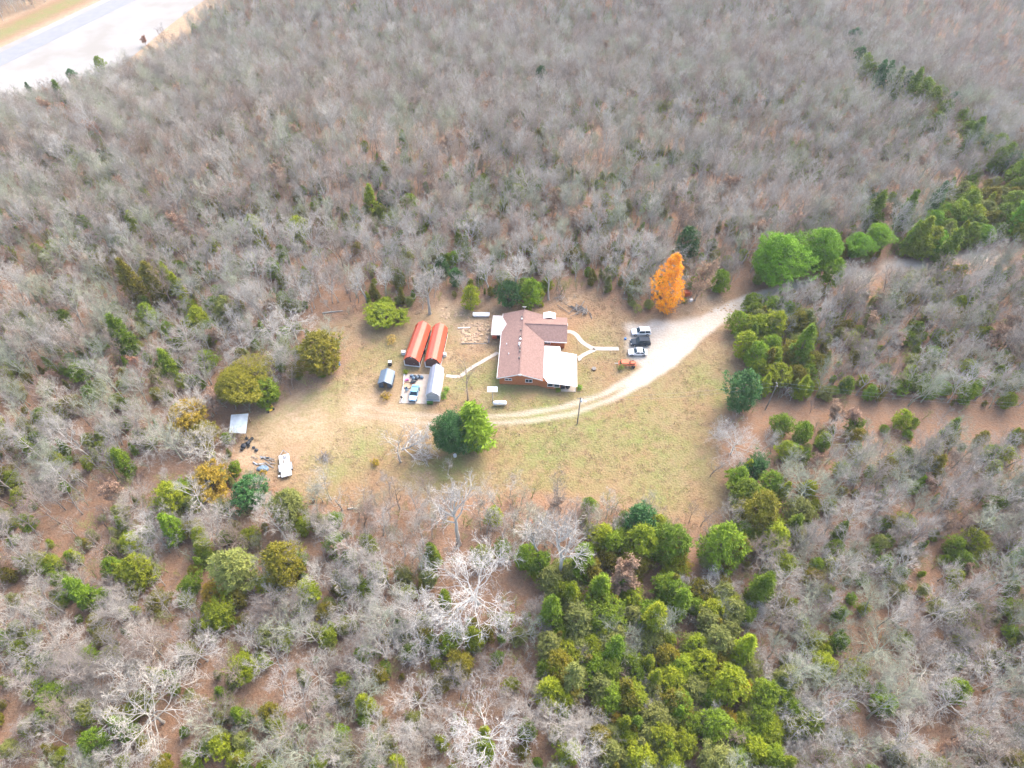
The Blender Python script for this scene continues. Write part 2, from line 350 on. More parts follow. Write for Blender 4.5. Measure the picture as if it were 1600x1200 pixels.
# ------------------------------------------------------------------ trees: meshes
def rvec(rr): 
    while True:
        v = Vector((rr.uniform(-1, 1), rr.uniform(-1, 1), rr.uniform(-1, 1)))
        if .05 < v.length < 1: return v.normalized()
def bare(seed, H=14.0, spread=.55, limbs=9, crook=.25, l1=.42, twig=1.0, base=.28, counts=(6, 4, 3), rise=.10, thick=1.0, top=.72):
    """trunk and crown of a leafless hardwood, base at the origin"""
    rr = random.Random(seed); T = MB(); C = MB(); r0 = (.013 * H + .05) * thick
    pts = [Vector((0, 0, -.3))]; n = 8; d = Vector((rr.uniform(-.06, .06), rr.uniform(-.06, .06), 1)).normalized()
    for i in range(n):
        pts.append(pts[-1] + d * (H * top / n)); d = (d + rvec(rr) * .10 * (1 + crook)).normalized(); d.z = max(d.z, .8); d.normalize()
    rad = [r0 * (1.25 if i == 0 else 1) * (1 - .8 * i / n) for i in range(n + 1)]; T.tube(pts, rad, 7)
    SEG = {1: 6, 2: 4, 3: 3, 4: 2}; SD = {1: 5, 2: 4, 3: 3, 4: 3}
    def grow(p, d, L, r, lev):
        k = SEG[lev]; q = [p]; dirs = []
        for i in range(k):
            d = (d + rvec(rr) * crook * (1.0 if lev < 3 else 1.2) + Vector((0, 0, rise))).normalized(); dirs.append(d); q.append(q[-1] + d * L / k)
        C.tube(q, [max(r * (1 - .78 * i / k), .007) for i in range(k + 1)], SD[lev], cap=False)
        if lev == 4: return
        m = counts[lev - 1] + rr.choice((0, 0, 1))
        for j in range(m):
            t = .28 + .72 * (j + rr.random()) / m; i = min(int(t * k), k - 1); pp = q[i].lerp(q[i + 1], t * k - i)
            a = rvec(rr); a = (a - dirs[i] * a.dot(dirs[i])).normalized(); nd = (dirs[i] * rr.uniform(.55, 1.0) + a * rr.uniform(.55, .95)).normalized()
            grow(pp, nd, L * rr.uniform(.40, .66) * (1.12 - .4 * t), r * (.60 - .25 * t) if lev < 3 else .020 * twig, lev + 1)
    a0 = rr.uniform(0, 6.28)
    for j in range(limbs):
        t = base / top + (1 - base / top) * (j + .5 * rr.random()) / limbs; i = min(int(t * n), n - 1); pp = pts[i].lerp(pts[i + 1], t * n - i)
        a = a0 + j * 2.4 + rr.uniform(-.4, .4); tilt = spread * (1.25 - .65 * t) * math.pi / 2 + rr.uniform(-.1, .1)
        nd = Vector((math.cos(a) * math.sin(tilt), math.sin(a) * math.sin(tilt), math.cos(tilt)))
        grow(pp, nd, H * l1 * rr.uniform(.75, 1.1) * (1.15 - .45 * t), r0 * (.52 - .25 * t), 1)
    grow(pts[-1], d, H * .25, r0 * .22, 2)
    return T, C
def leaf_tri(V, F, p, d, L, W, rr, nrm=None):
    a = d.cross(nrm if nrm is not None else rvec(rr))
    if a.length < 1e-3: return
    a.normalize(); o = len(V); q = p + d * L
    V.append((p + a * W)[:]); V.append((p - a * W)[:]); V.append((q + a * W * .25)[:]); F.append((o, o + 1, o + 2))
def evergreen(seed, H=8.0, Rr=2.3, shape='cone', tufts=300, leaves=13, size=.42, lobes=7, bottom=.06):
    """trunk with limbs, and a crown of small needle sprays spread through an uneven volume"""
    rr = random.Random(seed); T = MB(); C = MB()
    T.tube([(0, 0, -.2), (0.03, 0, H * .4), (0, .04, H * .8)], [.02 * H + .03, .013 * H, .03], 6)
    lob = [(rr.uniform(0, 6.28), rr.uniform(.1, .9), rr.uniform(.16, .48) * min(1, 12 / lobes)) for _ in range(lobes)]
    gap = [[rr.random() for _ in range(14)] for _ in range(12)]
    def prof(t):
        if shape == 'cone': return (1 - t) ** .72 * min(1, .45 + t * 4.5)
        if shape == 'oval': return math.sqrt(max(0, 1 - (2 * t - .86) ** 2 / 1.32)) if t < .98 else .1
        return math.sqrt(max(0, 1 - (2 * t - 1) ** 2)) * .98 + .02
    for k in range(tufts):
        t = rr.random() ** (1.25 if shape == 'cone' else .9); a = rr.uniform(0, 6.2832)
        b = 0
        for la, lt, ls in lob:
            da = abs((a - la + math.pi) % 6.2832 - math.pi); b += ls * math.exp(-(da / .55) ** 2 - ((t - lt) / .2) ** 2)
        inner = rr.random() < .3
        rad = Rr * prof(t) * (.74 + b) * (rr.uniform(.3, .75) if inner else rr.uniform(.80, 1.14))
        if not inner and gap[int(t * 11.9)][int(a * 2.2) % 14] < .30: rad *= rr.uniform(.58, .80)
        z = H * (bottom + (1 - bottom) * t) + rr.uniform(-.15, .15); c = Vector((rad * math.cos(a), rad * math.sin(a), z))
        out = Vector((math.cos(a), math.sin(a), .55 + .5 * t)).normalized()
        if k % 9 == 0: T.tube([(0, 0, max(.3, z - rad * .4)), c * .98], [.05, .015], 3, cap=False)
        for q in range(leaves):
            nr = (out + Vector((0, 0, .7)) + rvec(rr) * .75).normalized(); d = rvec(rr); d = d - nr * d.dot(nr) + out * .4 + Vector((0, 0, .15)); d.normalize(); p = c + rvec(rr) * rr.uniform(.05, .42) * (Rr / 2.3) ** .5
            leaf_tri(C.v, C.f, p, d, size * rr.uniform(.6, 1.25), size * rr.uniform(.16, .30), rr, nr)
    return T, C
def leafy(seed, H, Rr, n=900, size=.3, bare_kw=None, col=False):
    """a hardwood that still carries leaves: limbs plus leaf tufts hung on the twigs"""
    rr = random.Random(seed); T, C = bare(seed, H, **(bare_kw or {})); Lf = MB()
    pts = [v for v in C.v if v[2] > H * .22]
    for k in range(n):
        p = Vector(rr.choice(pts))
        for q in range(4):
            leaf_tri(Lf.v, Lf.f, p + rvec(rr) * .3, rvec(rr), size * rr.uniform(.6, 1.3), size * rr.uniform(.3, .5), rr)
    return T, C, Lf

BARE = []
for i in range(7): BARE.append(bare(100 + i, 14, spread=.50 + .05 * (i % 4), limbs=8 + i % 3, crook=.20 + .04 * (i % 3), l1=.36 + .03 * (i % 3), counts=(6, 5, 4), twig=.62, thick=.78))
OAK = [bare(200 + i, 11, spread=1.0, limbs=15, crook=.40, l1=.70, base=.22, counts=(8, 6, 4), twig=1.1, rise=.0, thick=1.2, top=.50) for i in range(3)]
SPARSE = [bare(230 + i, 9, spread=.55, limbs=6, crook=.36, l1=.42, base=.28, counts=(4, 3, 2), twig=1.2) for i in range(2)]
TALLW = [bare(240 + i, 18, spread=.42, limbs=9, crook=.26, l1=.34, base=.34, counts=(6, 4, 3), twig=1.4, thick=1.3) for i in range(2)]
SAP = [bare(260 + i, 5, spread=.45, limbs=6, crook=.25, l1=.45, base=.18, counts=(4, 3, 2), twig=.9) for i in range(3)]
EV = {'cone': [evergreen(300 + i, 8.5, 2.1, 'cone') for i in range(4)], 'oval': [evergreen(310 + i, 7.5, 2.5, 'oval', tufts=340) for i in range(4)],
      'round': [evergreen(320 + i, 6.5, 3.1, 'round', tufts=420, leaves=14, lobes=10) for i in range(3)],
      'big': [evergreen(330 + i, 13, 5.4, 'round', tufts=2500, leaves=11, size=.40, lobes=10, bottom=.12) for i in range(2)]}
def to_mesh(t, nm, mm): return [q.mesh(n_, M[m_]) for q, n_, m_ in zip(t, nm, mm)]
KIND = {}
for i, t in enumerate(BARE): KIND['bare', i] = to_mesh(t, ('trunk', 'crown'), ('bark_grey', 'bark_grey'))
for i, t in enumerate(OAK): KIND['oak', i] = to_mesh(t, ('trunk', 'crown'), ('bark_white', 'bark_white'))
for i, t in enumerate(SPARSE): KIND['sparse', i] = to_mesh(t, ('trunk', 'crown'), ('bark_pale', 'bark_pale'))
for i, t in enumerate(TALLW): KIND['tall', i] = to_mesh(t, ('trunk', 'crown'), ('bark_white', 'bark_white'))
for k, l in EV.items():
    for i, t in enumerate(l): KIND[k, i] = to_mesh(t, ('trunk', 'crown'), ('bark_dark', 'leaf_green'))
NV = {'bare': 7, 'oak': 3, 'sparse': 2, 'tall': 2, 'cone': 4, 'oval': 4, 'round': 3, 'big': 2}
HT = {'bare': 14, 'oak': 11, 'sparse': 9, 'tall': 18, 'cone': 8.5, 'oval': 7.5, 'round': 6.5, 'big': 13}
RD = {'bare': 4.6, 'oak': 8.5, 'sparse': 3.4, 'tall': 5.6, 'cone': 2.1, 'oval': 2.6, 'round': 3.2, 'big': 5.6}

FR = {}
for k_, src_ in [('bare', BARE), ('oak', OAK), ('sparse', SPARSE), ('tall', TALLW)] + list(EV.items()):   # measured crown half-width and height of its middle
    a_ = [np.array(t[1].v) for t in src_]; RD[k_] = float(np.mean([np.percentile(np.hypot(v[:, 0], v[:, 1]), 93) for v in a_])); FR[k_] = float(np.mean([v[:, 2].mean() for v in a_])) / HT[k_]
LAND = [('white flatbed trailer', 446, 728), ('red roofed barns', 640, 520), ('brick house', 830, 500), ('parked cars', 1020, 520), ('orange leaved tree', 1040, 430),
        ('power line corridor', 1350, 650), ('tin roofed lean-to', 373, 655), ('pale highway', 120, 100), ('back track', 1360, 420), ('great white-limbed oak', 745, 915),
        ('tan leaved tree', 977, 905), ('burn barrel', 491, 782), ('lower left corner', 100, 1100), ('wooded gully', 1480, 180), ('lower edge of the lawn', 950, 790),
        ('bottom edge', 1100, 1150), ('pale lichen oak', 1375, 1010), ('driveway mouth', 1180, 480)]
def landmark(px, py): return min(LAND, key=lambda l: math.hypot(l[1] - px, (l[2] - py) * 1.2))[0]
pending = []                                  # (object, description, size) whose labels are settled at the end
def tree(kind, var, x, y, sc, mats, name, desc=None, cat='bare tree', label=None, tilt=(0, 0), sxy=1.0, rz=None, group=None):
    ms = KIND[kind, var]; z = float(height(x, y))
    o = obj(name, None); o.location = (x, y, z); o.rotation_euler = (tilt[0], tilt[1], random.uniform(0, 6.28) if rz is None else rz); o.scale = (sc * sxy, sc * sxy, sc); o.empty_display_size = .5
    o['category'] = cat
    for nm, me, mm in zip(('trunk', 'crown', 'leaves'), ms, mats):
        c = obj(nm, me, o); c.material_slots[0].link = 'OBJECT'; c.material_slots[0].material = M[mm]
    if label: o['label'] = label
    else: pending.append((o, desc, sc * HT.get(kind, 10)))
    if group: o['group'] = group
    return o
taken_ev = []
taken = []                                    # (x, y, radius) already occupied by a tree
def crown_at(px, py, rpx, kind, frac=.6, sxy=None, tall=None):
    """ground point and scale of a tree whose crown shows at this pixel with this half-width"""
    h = HT[kind] * .5
    for _ in range(4):
        x, y = P(px, py, h); f = y * _c - (h - CAM_H) * _s; sc = rpx / FPX * f / RD[kind]
        if tall: sc = sc
        h = HT[kind] * sc * FR[kind]
    return x, y, sc

# evergreens read off the photograph: (px, py, half-width px, colour, shape)
g, b_, o_, y_, d_, p_, n_ = 'leaf_green', 'leaf_bright', 'leaf_olive', 'leaf_gold', 'leaf_dark', 'leaf_pale', 'leaf_pine'
EVL = [
 (175,885,15,g),(214,890,25,b_),(80,885,18,g),(97,908,14,g),(125,925,16,g),(297,915,18,g),(360,885,38,p_),(437,878,36,o_),(330,925,19,y_),(343,960,27,b_),(380,972,14,o_),(412,992,18,p_),(380,1042,24,b_),
 (52,995,11,b_),(85,1085,24,g),(62,1070,14,g),(145,1160,21,g),(98,1178,13,b_),(190,1190,12,b_),(342,1165,17,b_),(375,1190,18,b_),(300,1188,16,g),(375,1118,12,g),(192,1137,15,g),(205,1050,9,o_),
 (450,792,27,p_),(388,770,30,d_),(525,850,18,g),(575,848,13,b_),(545,872,13,g),(482,925,19,b_),(470,950,12,g),(632,900,16,p_),(638,925,13,b_),(675,868,13,g),(448,985,14,b_),(512,990,12,b_),(570,930,12,p_),
 (668,985,9,b_),(710,985,11,b_),(740,997,14,b_),(625,975,11,g),(695,935,10,g),(750,868,15,p_),(772,805,14,b_),(785,858,15,g),(820,870,18,g),(845,880,16,g),(910,880,16,g),
 (700,1003,20,g),(720,1037,20,o_),(682,1036,12,b_),(640,1017,13,g),(800,1067,13,b_),(690,1160,11,b_),(600,1045,12,g),(570,1100,13,b_),(530,1145,12,g),(620,1195,14,b_),
 (1000,815,22,d_),(965,843,20,g),(1003,845,23,b_),(1045,848,25,g),(1130,845,33,g),(1155,832,15,g),(872,918,18,b_),(893,928,12,b_),(938,922,15,g),(987,932,14,b_),(945,965,30,g),(906,972,21,p_),(862,955,16,g),
 (875,992,18,g),(890,1020,22,b_),(930,1016,22,b_),(962,1015,15,g),(895,1057,16,p_),(950,1050,18,g),(850,1045,13,g),(1022,965,16,b_),(1065,885,13,y_),(1092,920,18,o_),(1045,912,16,g),(1062,942,14,g),
 (1020,1005,21,p_),(1043,1025,16,o_),(1080,1010,18,p_),(1122,1005,22,p_),(1100,1037,20,b_),(1068,1042,17,b_),(1162,1015,16,b_),(1012,1037,10,b_),(1190,920,16,g),(1147,868,14,g),(1137,1066,25,b_),(1166,1082,19,y_),
 (860,1080,20,b_),(880,1093,16,b_),(955,1092,18,g),(1062,1100,19,g),(1108,1088,19,g),(1195,1085,22,g),(1222,1088,18,g),(1236,1108,15,g),(1007,1125,13,b_),(985,1152,18,b_),(1035,1152,20,b_),(1070,1162,22,b_),
 (1115,1132,22,g),(1140,1128,17,y_),(1190,1120,18,g),(1202,1146,22,b_),(1170,1160,21,g),(1120,1192,24,p_),(1000,1187,20,b_),(1050,1192,18,b_),(945,1166,18,b_),(890,1177,15,b_),(962,1120,10,y_),(1210,1187,18,g),(1150,1185,16,g),(1085,1130,15,g),
 (1163,607,26,d_),(1190,603,14,g),(1222,662,18,g),(1255,674,15,g),(1228,702,13,b_),(1288,690,11,g),(1182,730,21,d_),(1155,745,16,g),(1205,755,18,g),(1166,772,22,g),(1190,797,31,o_),(1215,822,14,b_),(1213,842,19,b_),(1240,824,11,g),
 (1313,830,10,g),(1305,857,14,g),(1300,885,14,p_),(1275,882,11,g),(1225,882,15,b_),(1382,818,12,g),(1395,715,9,b_),
 (1213,402,38,n_),(1248,408,24,n_),(1284,388,33,n_),(1303,425,18,g),(1338,382,20,n_),(1370,372,21,n_),(1175,470,14,g),(1155,503,19,g),(1185,510,22,b_),(1213,505,17,b_),(1166,537,17,b_),(1182,553,17,g),
 (1260,500,15,p_),(1255,540,16,g),(1218,585,22,b_),(1262,582,12,g),(1262,606,10,g),(1408,597,17,g),(1324,601,11,g),(1360,612,10,g),(1450,612,14,g),(1512,612,14,g),(1476,606,12,g),(1575,625,11,b_),
 (1411,655,13,b_),(1427,661,8,g),(1485,672,10,g),(1415,712,12,g),(1397,720,8,b_),(1555,730,10,b_),(1460,732,12,o_),(1525,846,22,b_),(1492,852,14,g),(1572,950,13,g),(1415,1000,13,g),(1495,1077,18,g),(1385,1100,17,g),
 (1530,1150,14,b_),(1497,1032,12,g),(1275,1003,18,b_),(1287,1042,19,b_),(1266,1132,20,b_),(1310,1002,15,g),(1402,1180,10,b_),(1448,1190,14,g),(1330,935,10,g),(1350,950,9,b_),(1585,870,9,g),
 (1335,60,12,d_),(1343,90,12,d_),(1364,110,13,g),(1386,118,11,d_),(1404,124,13,g),(1430,131,11,g),(1474,145,9,g),(1490,157,10,d_),(1462,190,11,g),(1502,182,13,g),(1515,202,14,g),(1532,215,12,b_),(1560,228,14,g),(1560,248,13,g),(1582,252,12,d_),(1592,268,14,g),(1592,292,12,g),(1352,100,12,g),(1376,114,12,d_),(1417,128,12,d_),(1446,138,12,g),(1460,150,11,g),(1478,172,12,g),(1524,208,13,g),(1546,222,13,d_),(1574,240,13,g),
 (1515,288,11,g),(1465,312,11,d_),(1368,330,13,g),(1420,325,15,g),(1365,312,8,d_),(1425,372,11,g),(1450,382,11,g),(1240,268,8,g),(1282,272,8,g),
 (198,430,18,o_),(240,442,14,o_),(263,437,11,b_),(278,449,10,b_),(245,416,10,b_),(210,352,9,b_),(394,350,12,b_),(402,366,10,b_),(464,358,15,b_),(140,357,8,g),(353,480,15,p_),(310,497,16,b_),(330,512,11,g),(186,520,18,g),(230,490,14,g),
 (125,580,18,g),(262,570,12,g),(322,562,18,g),(425,418,12,g),(440,395,10,g),(100,495,10,g),(72,410,11,p_),(175,710,13,b_),(191,722,12,g),(265,775,26,b_),(288,768,18,g),(230,832,12,g),(28,775,10,b_),(98,698,7,g),(195,660,9,g),(300,787,12,p_),(265,825,14,g),(45,700,8,g),
(735,462,14,b_),(640,320,13,g),(598,312,11,d_),(580,313,10,b_),(810,278,11,b_),(808,303,12,b_),(570,228,6,b_),(630,222,7,g),(845,118,11,d_),(690,415,12,d_),(622,432,11,p_),(712,432,11,d_),(1075,377,18,d_),(1125,438,14,g),(700,405,8,g),
 (95,150,9,g),(105,146,9,b_),(48,144,6,d_),(30,160,7,d_),(22,168,7,d_),(155,100,9,g),(112,118,8,d_),(118,132,7,g),(66,203,6,b_),(158,242,7,d_),(107,238,7,b_),(110,258,7,g),(205,350,8,g),
]
rg = random.Random(5)
for k in range(25):                            # the dense cedar grove beyond the driveway's far end
    px = rg.uniform(1440, 1600); py = rg.uniform(308, 388) if px > 1475 else rg.uniform(330, 388); EVL.append((px, py, rg.uniform(13, 17), rg.choice((g, g, b_, n_, n_))))
CN = {g: 'green', b_: 'bright green', o_: 'olive green', y_: 'golden tipped', d_: 'dark green', p_: 'pale grey green', n_: 'bushy light green'}
rr = random.Random(3)
for px, py, r, c in EVL:
    kind = 'big' if (c == n_ and r > 15) else rr.choice(('round', 'oval') if r > 16 else ('oval', 'oval', 'cone', 'round')) if (py > 520 or px > 1130) else rr.choice(('cone', 'oval', 'oval'))
    if 850 < px < 1250 and py > 800: r *= 1.15
    x, y, sc = crown_at(px, py, r, kind)
    if kind in ('cone', 'oval') and sc > 1.5: sc = 1.5
    tree(kind, rr.randrange(NV[kind]), x, y, sc, ('bark_dark', c), 'evergreen_tree', f'{CN[c]} evergreen', 'evergreen tree')
    taken.append((x, y, RD[kind] * sc * .55)); taken_ev.append(taken[-1])
# evergreens one can point to
def ev_at(base_px, base_py, kind, var, H, rad, c, label):
    x, y = P(base_px, base_py); sc = H / HT[kind]; tree(kind, var, x, y, sc, ('bark_dark', c), 'evergreen_tree', cat='evergreen tree', label=label, sxy=rad / RD[kind] / sc); taken.append((x, y, rad * .7)); taken_ev.append(taken[-1])
ev_at(708, 702, 'big', 0, 10.5, 4.2, d_, 'big dark green cedar on the lawn below the driveway, beside a fallen white tree')
ev_at(740, 690, 'cone', 1, 12.5, 3.8, g, 'yellow green cone shaped cedar leaning on the dark cedar below the driveway')
ev_at(508, 578, 'oval', 2, 11.0, 4.6, o_, 'tall golden olive cedar at the lawn edge beyond the small blue shed')
ev_at(384, 622, 'big', 1, 8.5, 5.8, o_, 'largest rounded olive cedar crowding over the tin roofed lean-to')
ev_at(420, 625, 'oval', 0, 6.5, 3.2, g, 'green cedar with the yellow mower parked under its edge')
ev_at(300, 668, 'round', 1, 7.0, 4.2, y_, 'mustard coloured cedar just behind the tin roofed lean-to')
ev_at(322, 690, 'round', 0, 5.0, 3.2, o_, 'low mustard green cedar touching the lean-to roof')
ev_at(335, 765, 'round', 2, 6.5, 4.0, y_, 'mustard yellow cedar between the junk pile and a dark cedar')
ev_at(795, 478, 'round', 0, 7.5, 3.2, d_, 'dark green round cedar standing directly behind the house roof ridge')
ev_at(828, 478, 'oval', 3, 8.5, 2.7, g, 'narrow lighter cedar beside the dark round cedar behind the house')
ev_at(600, 502, 'round', 1, 4.6, 4.6, b_, 'low bright green bush thicket behind the red roofed barns')
ev_at(628, 498, 'round', 2, 2.6, 1.6, b_, 'small yellow green bush at the end of the thicket behind the barns')

# ------------------------------------------------------------------ leafless trees one can point to
def bare_at(px, py, r, kind, var, bark, label, frac=.62, tilt=(0, 0), rz=None, name='bare_tree'):
    x, y, sc = crown_at(px, py, r, kind, frac); tree(kind, var, x, y, sc, (bark, bark), name, cat='bare tree', label=label, tilt=tilt, rz=rz); taken.append((x, y, RD[kind] * sc * (.95 if r > 40 else .6))); return x, y
bare_at(745, 917, 92, 'oak', 0, 'bleached', 'great spreading white-limbed oak, the widest bare crown in the woods below the lawn', rz=.6)
bare_at(763, 1147, 74, 'oak', 1, 'bleached', 'pale wide bare oak at the bottom edge, straight below the great white-limbed oak', rz=2.0)
bare_at(655, 1095, 44, 'oak', 2, 'bark_white', 'crooked pale oak crown between the two widest bare oaks at the bottom', rz=1.0)
bare_at(495, 1060, 48, 'oak', 0, 'bark_pale', 'open bare oak with thin tan limbs over leaf litter, bottom left of centre', rz=4.0)
bare_at(550, 962, 44, 'oak', 2, 'bark_pale', 'thin tan bare tree standing in open leaf litter below the burn barrel', rz=3.1)
bare_at(232, 1112, 84, 'oak', 1, 'bark_pale', 'very wide pale bare oak over orange leaf litter near the bottom left corner', rz=.2)
bare_at(392, 1130, 34, 'oak', 1, 'bark_lichen', 'small lichen green bare oak near two bright cedars at the bottom', rz=5.0)
bare_at(780, 1052, 46, 'oak', 2, 'bark_grey', 'fuzzy grey bare crown between the two widest oaks and the cedar thicket', rz=2.6)
bare_at(917, 1122, 40, 'oak', 0, 'bark_pale', 'pale bare oak hemmed in by cedars at the bottom of the photo', rz=1.9)
bare_at(1005, 1085, 36, 'oak', 1, 'bark_white', 'white bare tree rising from the middle of the cedar thicket', rz=3.6)
bare_at(985, 1062, 30, 'oak', 2, 'bark_brown', 'brownish bare tree beside the white one amid the cedar thicket', rz=.9)
bare_at(1267, 762, 56, 'oak', 0, 'bark_lichen', 'broad pale green limbed oak just right of the cedars along the lawn', rz=5.2)
bare_at(1372, 1010, 62, 'oak', 1, 'bark_lichen', 'broad lichen pale oak in the woods toward the lower right', rz=2.9)
bare_at(1445, 1048, 58, 'oak', 2, 'bark_pale', 'large pale bare tree touching the broad lichen oak at lower right', rz=4.2)
bare_at(1425, 1145, 52, 'oak', 0, 'bark_pale', 'tan leaning bare oak near the bottom right corner', rz=.4)
bare_at(1150, 690, 44, 'oak', 2, 'bark_white', 'bright white crooked tree at the lawn edge beneath the power lines', rz=2.2)
bare_at(1130, 910, 36, 'oak', 1, 'bark_white', 'silvery bare tree between golden tipped cedars below the lawn', rz=1.3)
bare_at(1180, 965, 32, 'oak', 0, 'bark_white', 'creamy white spreading tree beside the cedar thicket, with curled limbs', rz=3.3)
bare_at(1187, 857, 30, 'bare', 2, 'bark_brown', 'dense brown fan shaped bare tree between cedars at the lawn corner')
bare_at(885, 838, 46, 'tall', 0, 'bark_white', 'tall hazy white tree at the lower lawn edge left of the cedars')
bare_at(845, 832, 30, 'tall', 1, 'bark_white', 'slimmer white tree beside the tall hazy one at the lower lawn edge')
bare_at(590, 805, 28, 'bare', 4, 'bark_white', 'fluffy white small tree at the lawn edge beside a white log')
bare_at(708, 778, 44, 'tall', 0, 'bark_white', 'tall white tree with raised forked limbs at the lower lawn edge')
bare_at(733, 350, 24, 'bare', 5, 'bark_white', 'fluffy white crown standing out of the forest behind the barns and house')
bare_at(1005, 440, 34, 'oak', 0, 'bark_lichen', 'greenish silver tree standing left of the orange leaved tree')
bare_at(455, 505, 46, 'oak', 1, 'bark_white', 'white lacy tree at the lawn corner above the olive cedars')
bare_at(425, 575, 34, 'oak', 0, 'bark_white', 'white tangled tree between the olive cedars and the golden olive cedar')
bare_at(375, 540, 36, 'oak', 2, 'bark_white', 'white bare tree in the woods above the largest olive cedar')
bare_at(290, 525, 40, 'oak', 0, 'bark_pale', 'pale wide tree in the woods well left of the golden olive cedar')
bare_at(325, 700, 46, 'oak', 1, 'bark_pale', 'pale tree whose limbs reach over the dark tyre heap beside the lean-to')
bare_at(235, 690, 38, 'oak', 2, 'bark_pale', 'pale tree left of the mustard cedars behind the lean-to')
bare_at(285, 825, 34, 'oak', 0, 'bark_white', 'silver crown below the bright cedars near the trailer')
def bare_base(px, py, kind, var, H, bark, label, tilt=(0, 0), rz=None, sxy=1.0, cat='bare tree', name='bare_tree'):
    x, y = P(px, py); tree(kind, var, x, y, H / HT[kind], (bark, bark), name, cat=cat, label=label, tilt=tilt, rz=rz, sxy=sxy); taken.append((x, y, 2.0))
bare_base(672, 490, 'tall', 0, 15.5, 'bark_pale', 'grand pale tree with a thick straight trunk behind the red roofed barns', sxy=1.3)
bare_base(574, 472, 'tall', 1, 15.0, 'bark_white', 'white trunked tree leaning over the thicket behind the barns', tilt=(0, -.14))
bare_base(806, 466, 'tall', 0, 15.0, 'bark_white', 'tall white branched tree right behind the house', sxy=1.2, rz=2.0)
bare_base(765, 462, 'tall', 1, 14.0, 'bark_white', 'slender white tree between the barns and the tree right behind the house', rz=1.0)
bare_base(857, 468, 'tall', 0, 14.0, 'bark_pale', 'pale thin tree behind the right end of the house ridge', rz=4.0)
bare_base(731, 625, 'sparse', 0, 12.0, 'bark_brown', 'dark bare yard tree between the grey barn and the house', rz=1.0)
bare_base(626, 722, 'sparse', 1, 13.0, 'bark_pale', 'thick grey dead tree on the lawn beside the fallen white limbs', tilt=(.05, -.18), rz=.4)
bare_base(625, 795, 'sparse', 1, 8.0, 'bark_dark', 'thin dark trunked bare tree at the lower lawn edge', rz=2.0)
bare_base(763, 806, 'sparse', 0, 9.0, 'bark_grey', 'slim grey bare tree above the bright yellow bush at the lawn edge', rz=3.0)
bare_base(803, 824, 'sparse', 1, 8.5, 'bark_dark', 'slim dark trunked tree by the orange bucket at the lawn edge', rz=.9)
bare_base(1110, 744, 'sparse', 0, 7.0, 'bark_grey', 'small lone bare tree on the lawn near its lower right edge', rz=5.0)
bare_base(535, 798, 'sparse', 0, 9.5, 'bark_pale', 'pale bare tree beside the burn barrel at the lawn edge', rz=4.2)
bare_base(570, 788, 'sparse', 1, 7.0, 'bark_pale', 'little pale tree between the burn barrel and the thin dark trunk', rz=1.2)
bare_base(1095, 822, 'sparse', 1, 6.0, 'bark_grey', 'little grey tree at the bottom of the lawn between two green cedars', rz=.3)
bare_base(700, 742, 'sparse', 0, 5.5, 'bark_pale', 'small pale bare tree on the lawn just below the cedar pair', rz=.0)
# fallen white tree lying beside the dark cedar
fx, fy = P(631, 708)
T, C = bare(291, 6.5, spread=.62, limbs=15, crook=.34, l1=.80, base=.03, counts=(6, 4, 3), twig=1.8, thick=1.9, rise=0)
ft = thing('fallen_tree', 'fallen white dead tree lying on the lawn with its limbs against the dark cedar', 'fallen tree', (fx, fy, 1.5)); ft.rotation_euler = (0, R(80), R(12))
part('trunk', T, 'bark_pale', ft); part('crown', C, 'bleached', ft)
# trees that still carry leaves
LEAFY = {}
def leafy_tree(base, seed, H, n, size, leaf, bark, label, kw, name='leafy_tree', sxy=1.0):
    x, y = P(*base); T, C, Lf = leafy(seed, H, 3, n, size, kw)
    t = thing(name, label, 'leafy tree', (x, y, float(height(x, y))), .7); t.scale = (sxy, sxy, 1)
    part('trunk', T, bark, t); part('crown', C, bark, t); part('leaves', Lf, leaf, t); taken.append((x, y, 3))
    return t
ox, oy = P(1037, 487); T, C = bare(401, 17.5, spread=.5, limbs=14, crook=.25, l1=.18, base=.05, counts=(4, 3, 2))
_t, Lf = evergreen(402, 18.0, 3.0, 'oval', 800, 11, .40, 12, .03)
ot = thing('leafy_tree', 'tall blazing orange autumn tree at the edge of the gravel lot', 'leafy tree', (ox, oy, float(height(ox, oy))), .7)
part('trunk', T, 'bark_brown', ot); part('limbs', C, 'bark_brown', ot); part('leaves', Lf, 'leaf_orange', ot); taken.append((ox, oy, 3.5))
leafy_tree((1085, 470), 402, 14.0, 900, .30, 'leaf_tan', 'bark_brown', 'faded pinkish brown leaved tree standing right of the orange tree', dict(spread=.5, limbs=12, crook=.25, l1=.30, base=.1, counts=(5, 4, 2)))
bx, by, _q = crown_at(977, 905, 28, 'bare', .6)
def leafy_xy(x, y, seed, H, n, size, leaf, bark, label, kw, sxy=1.0, group=None, me={}):
    key = (seed, H, n)
    if key not in me:
        T, C, Lf = leafy(seed, H, 3, n, size, kw); me[key] = [T.mesh('trunk', M[bark]), C.mesh('crown', M[bark]), Lf.mesh('leaves', M[leaf])]
    t = thing('leafy_tree', label, 'leafy tree', (x, y, float(height(x, y))), random.uniform(0, 6), group); t.scale = (sxy, sxy, sxy)
    for nm, d in zip(('trunk', 'crown', 'leaves'), me[key]):
        c = obj(nm, d, t); c.material_slots[0].link = 'OBJECT'; c.material_slots[0].material = M[leaf if nm == 'leaves' else bark]
    taken.append((x, y, 3)); return t
KW = dict(spread=.5, limbs=11, crook=.25, l1=.32, base=.12, counts=(5, 4, 2))
leafy_xy(bx, by, 403, 11.0, 1500, .34, 'leaf_tan', 'bark_brown', 'tan leaved tree, the only one amid the cedars below the lawn', KW)
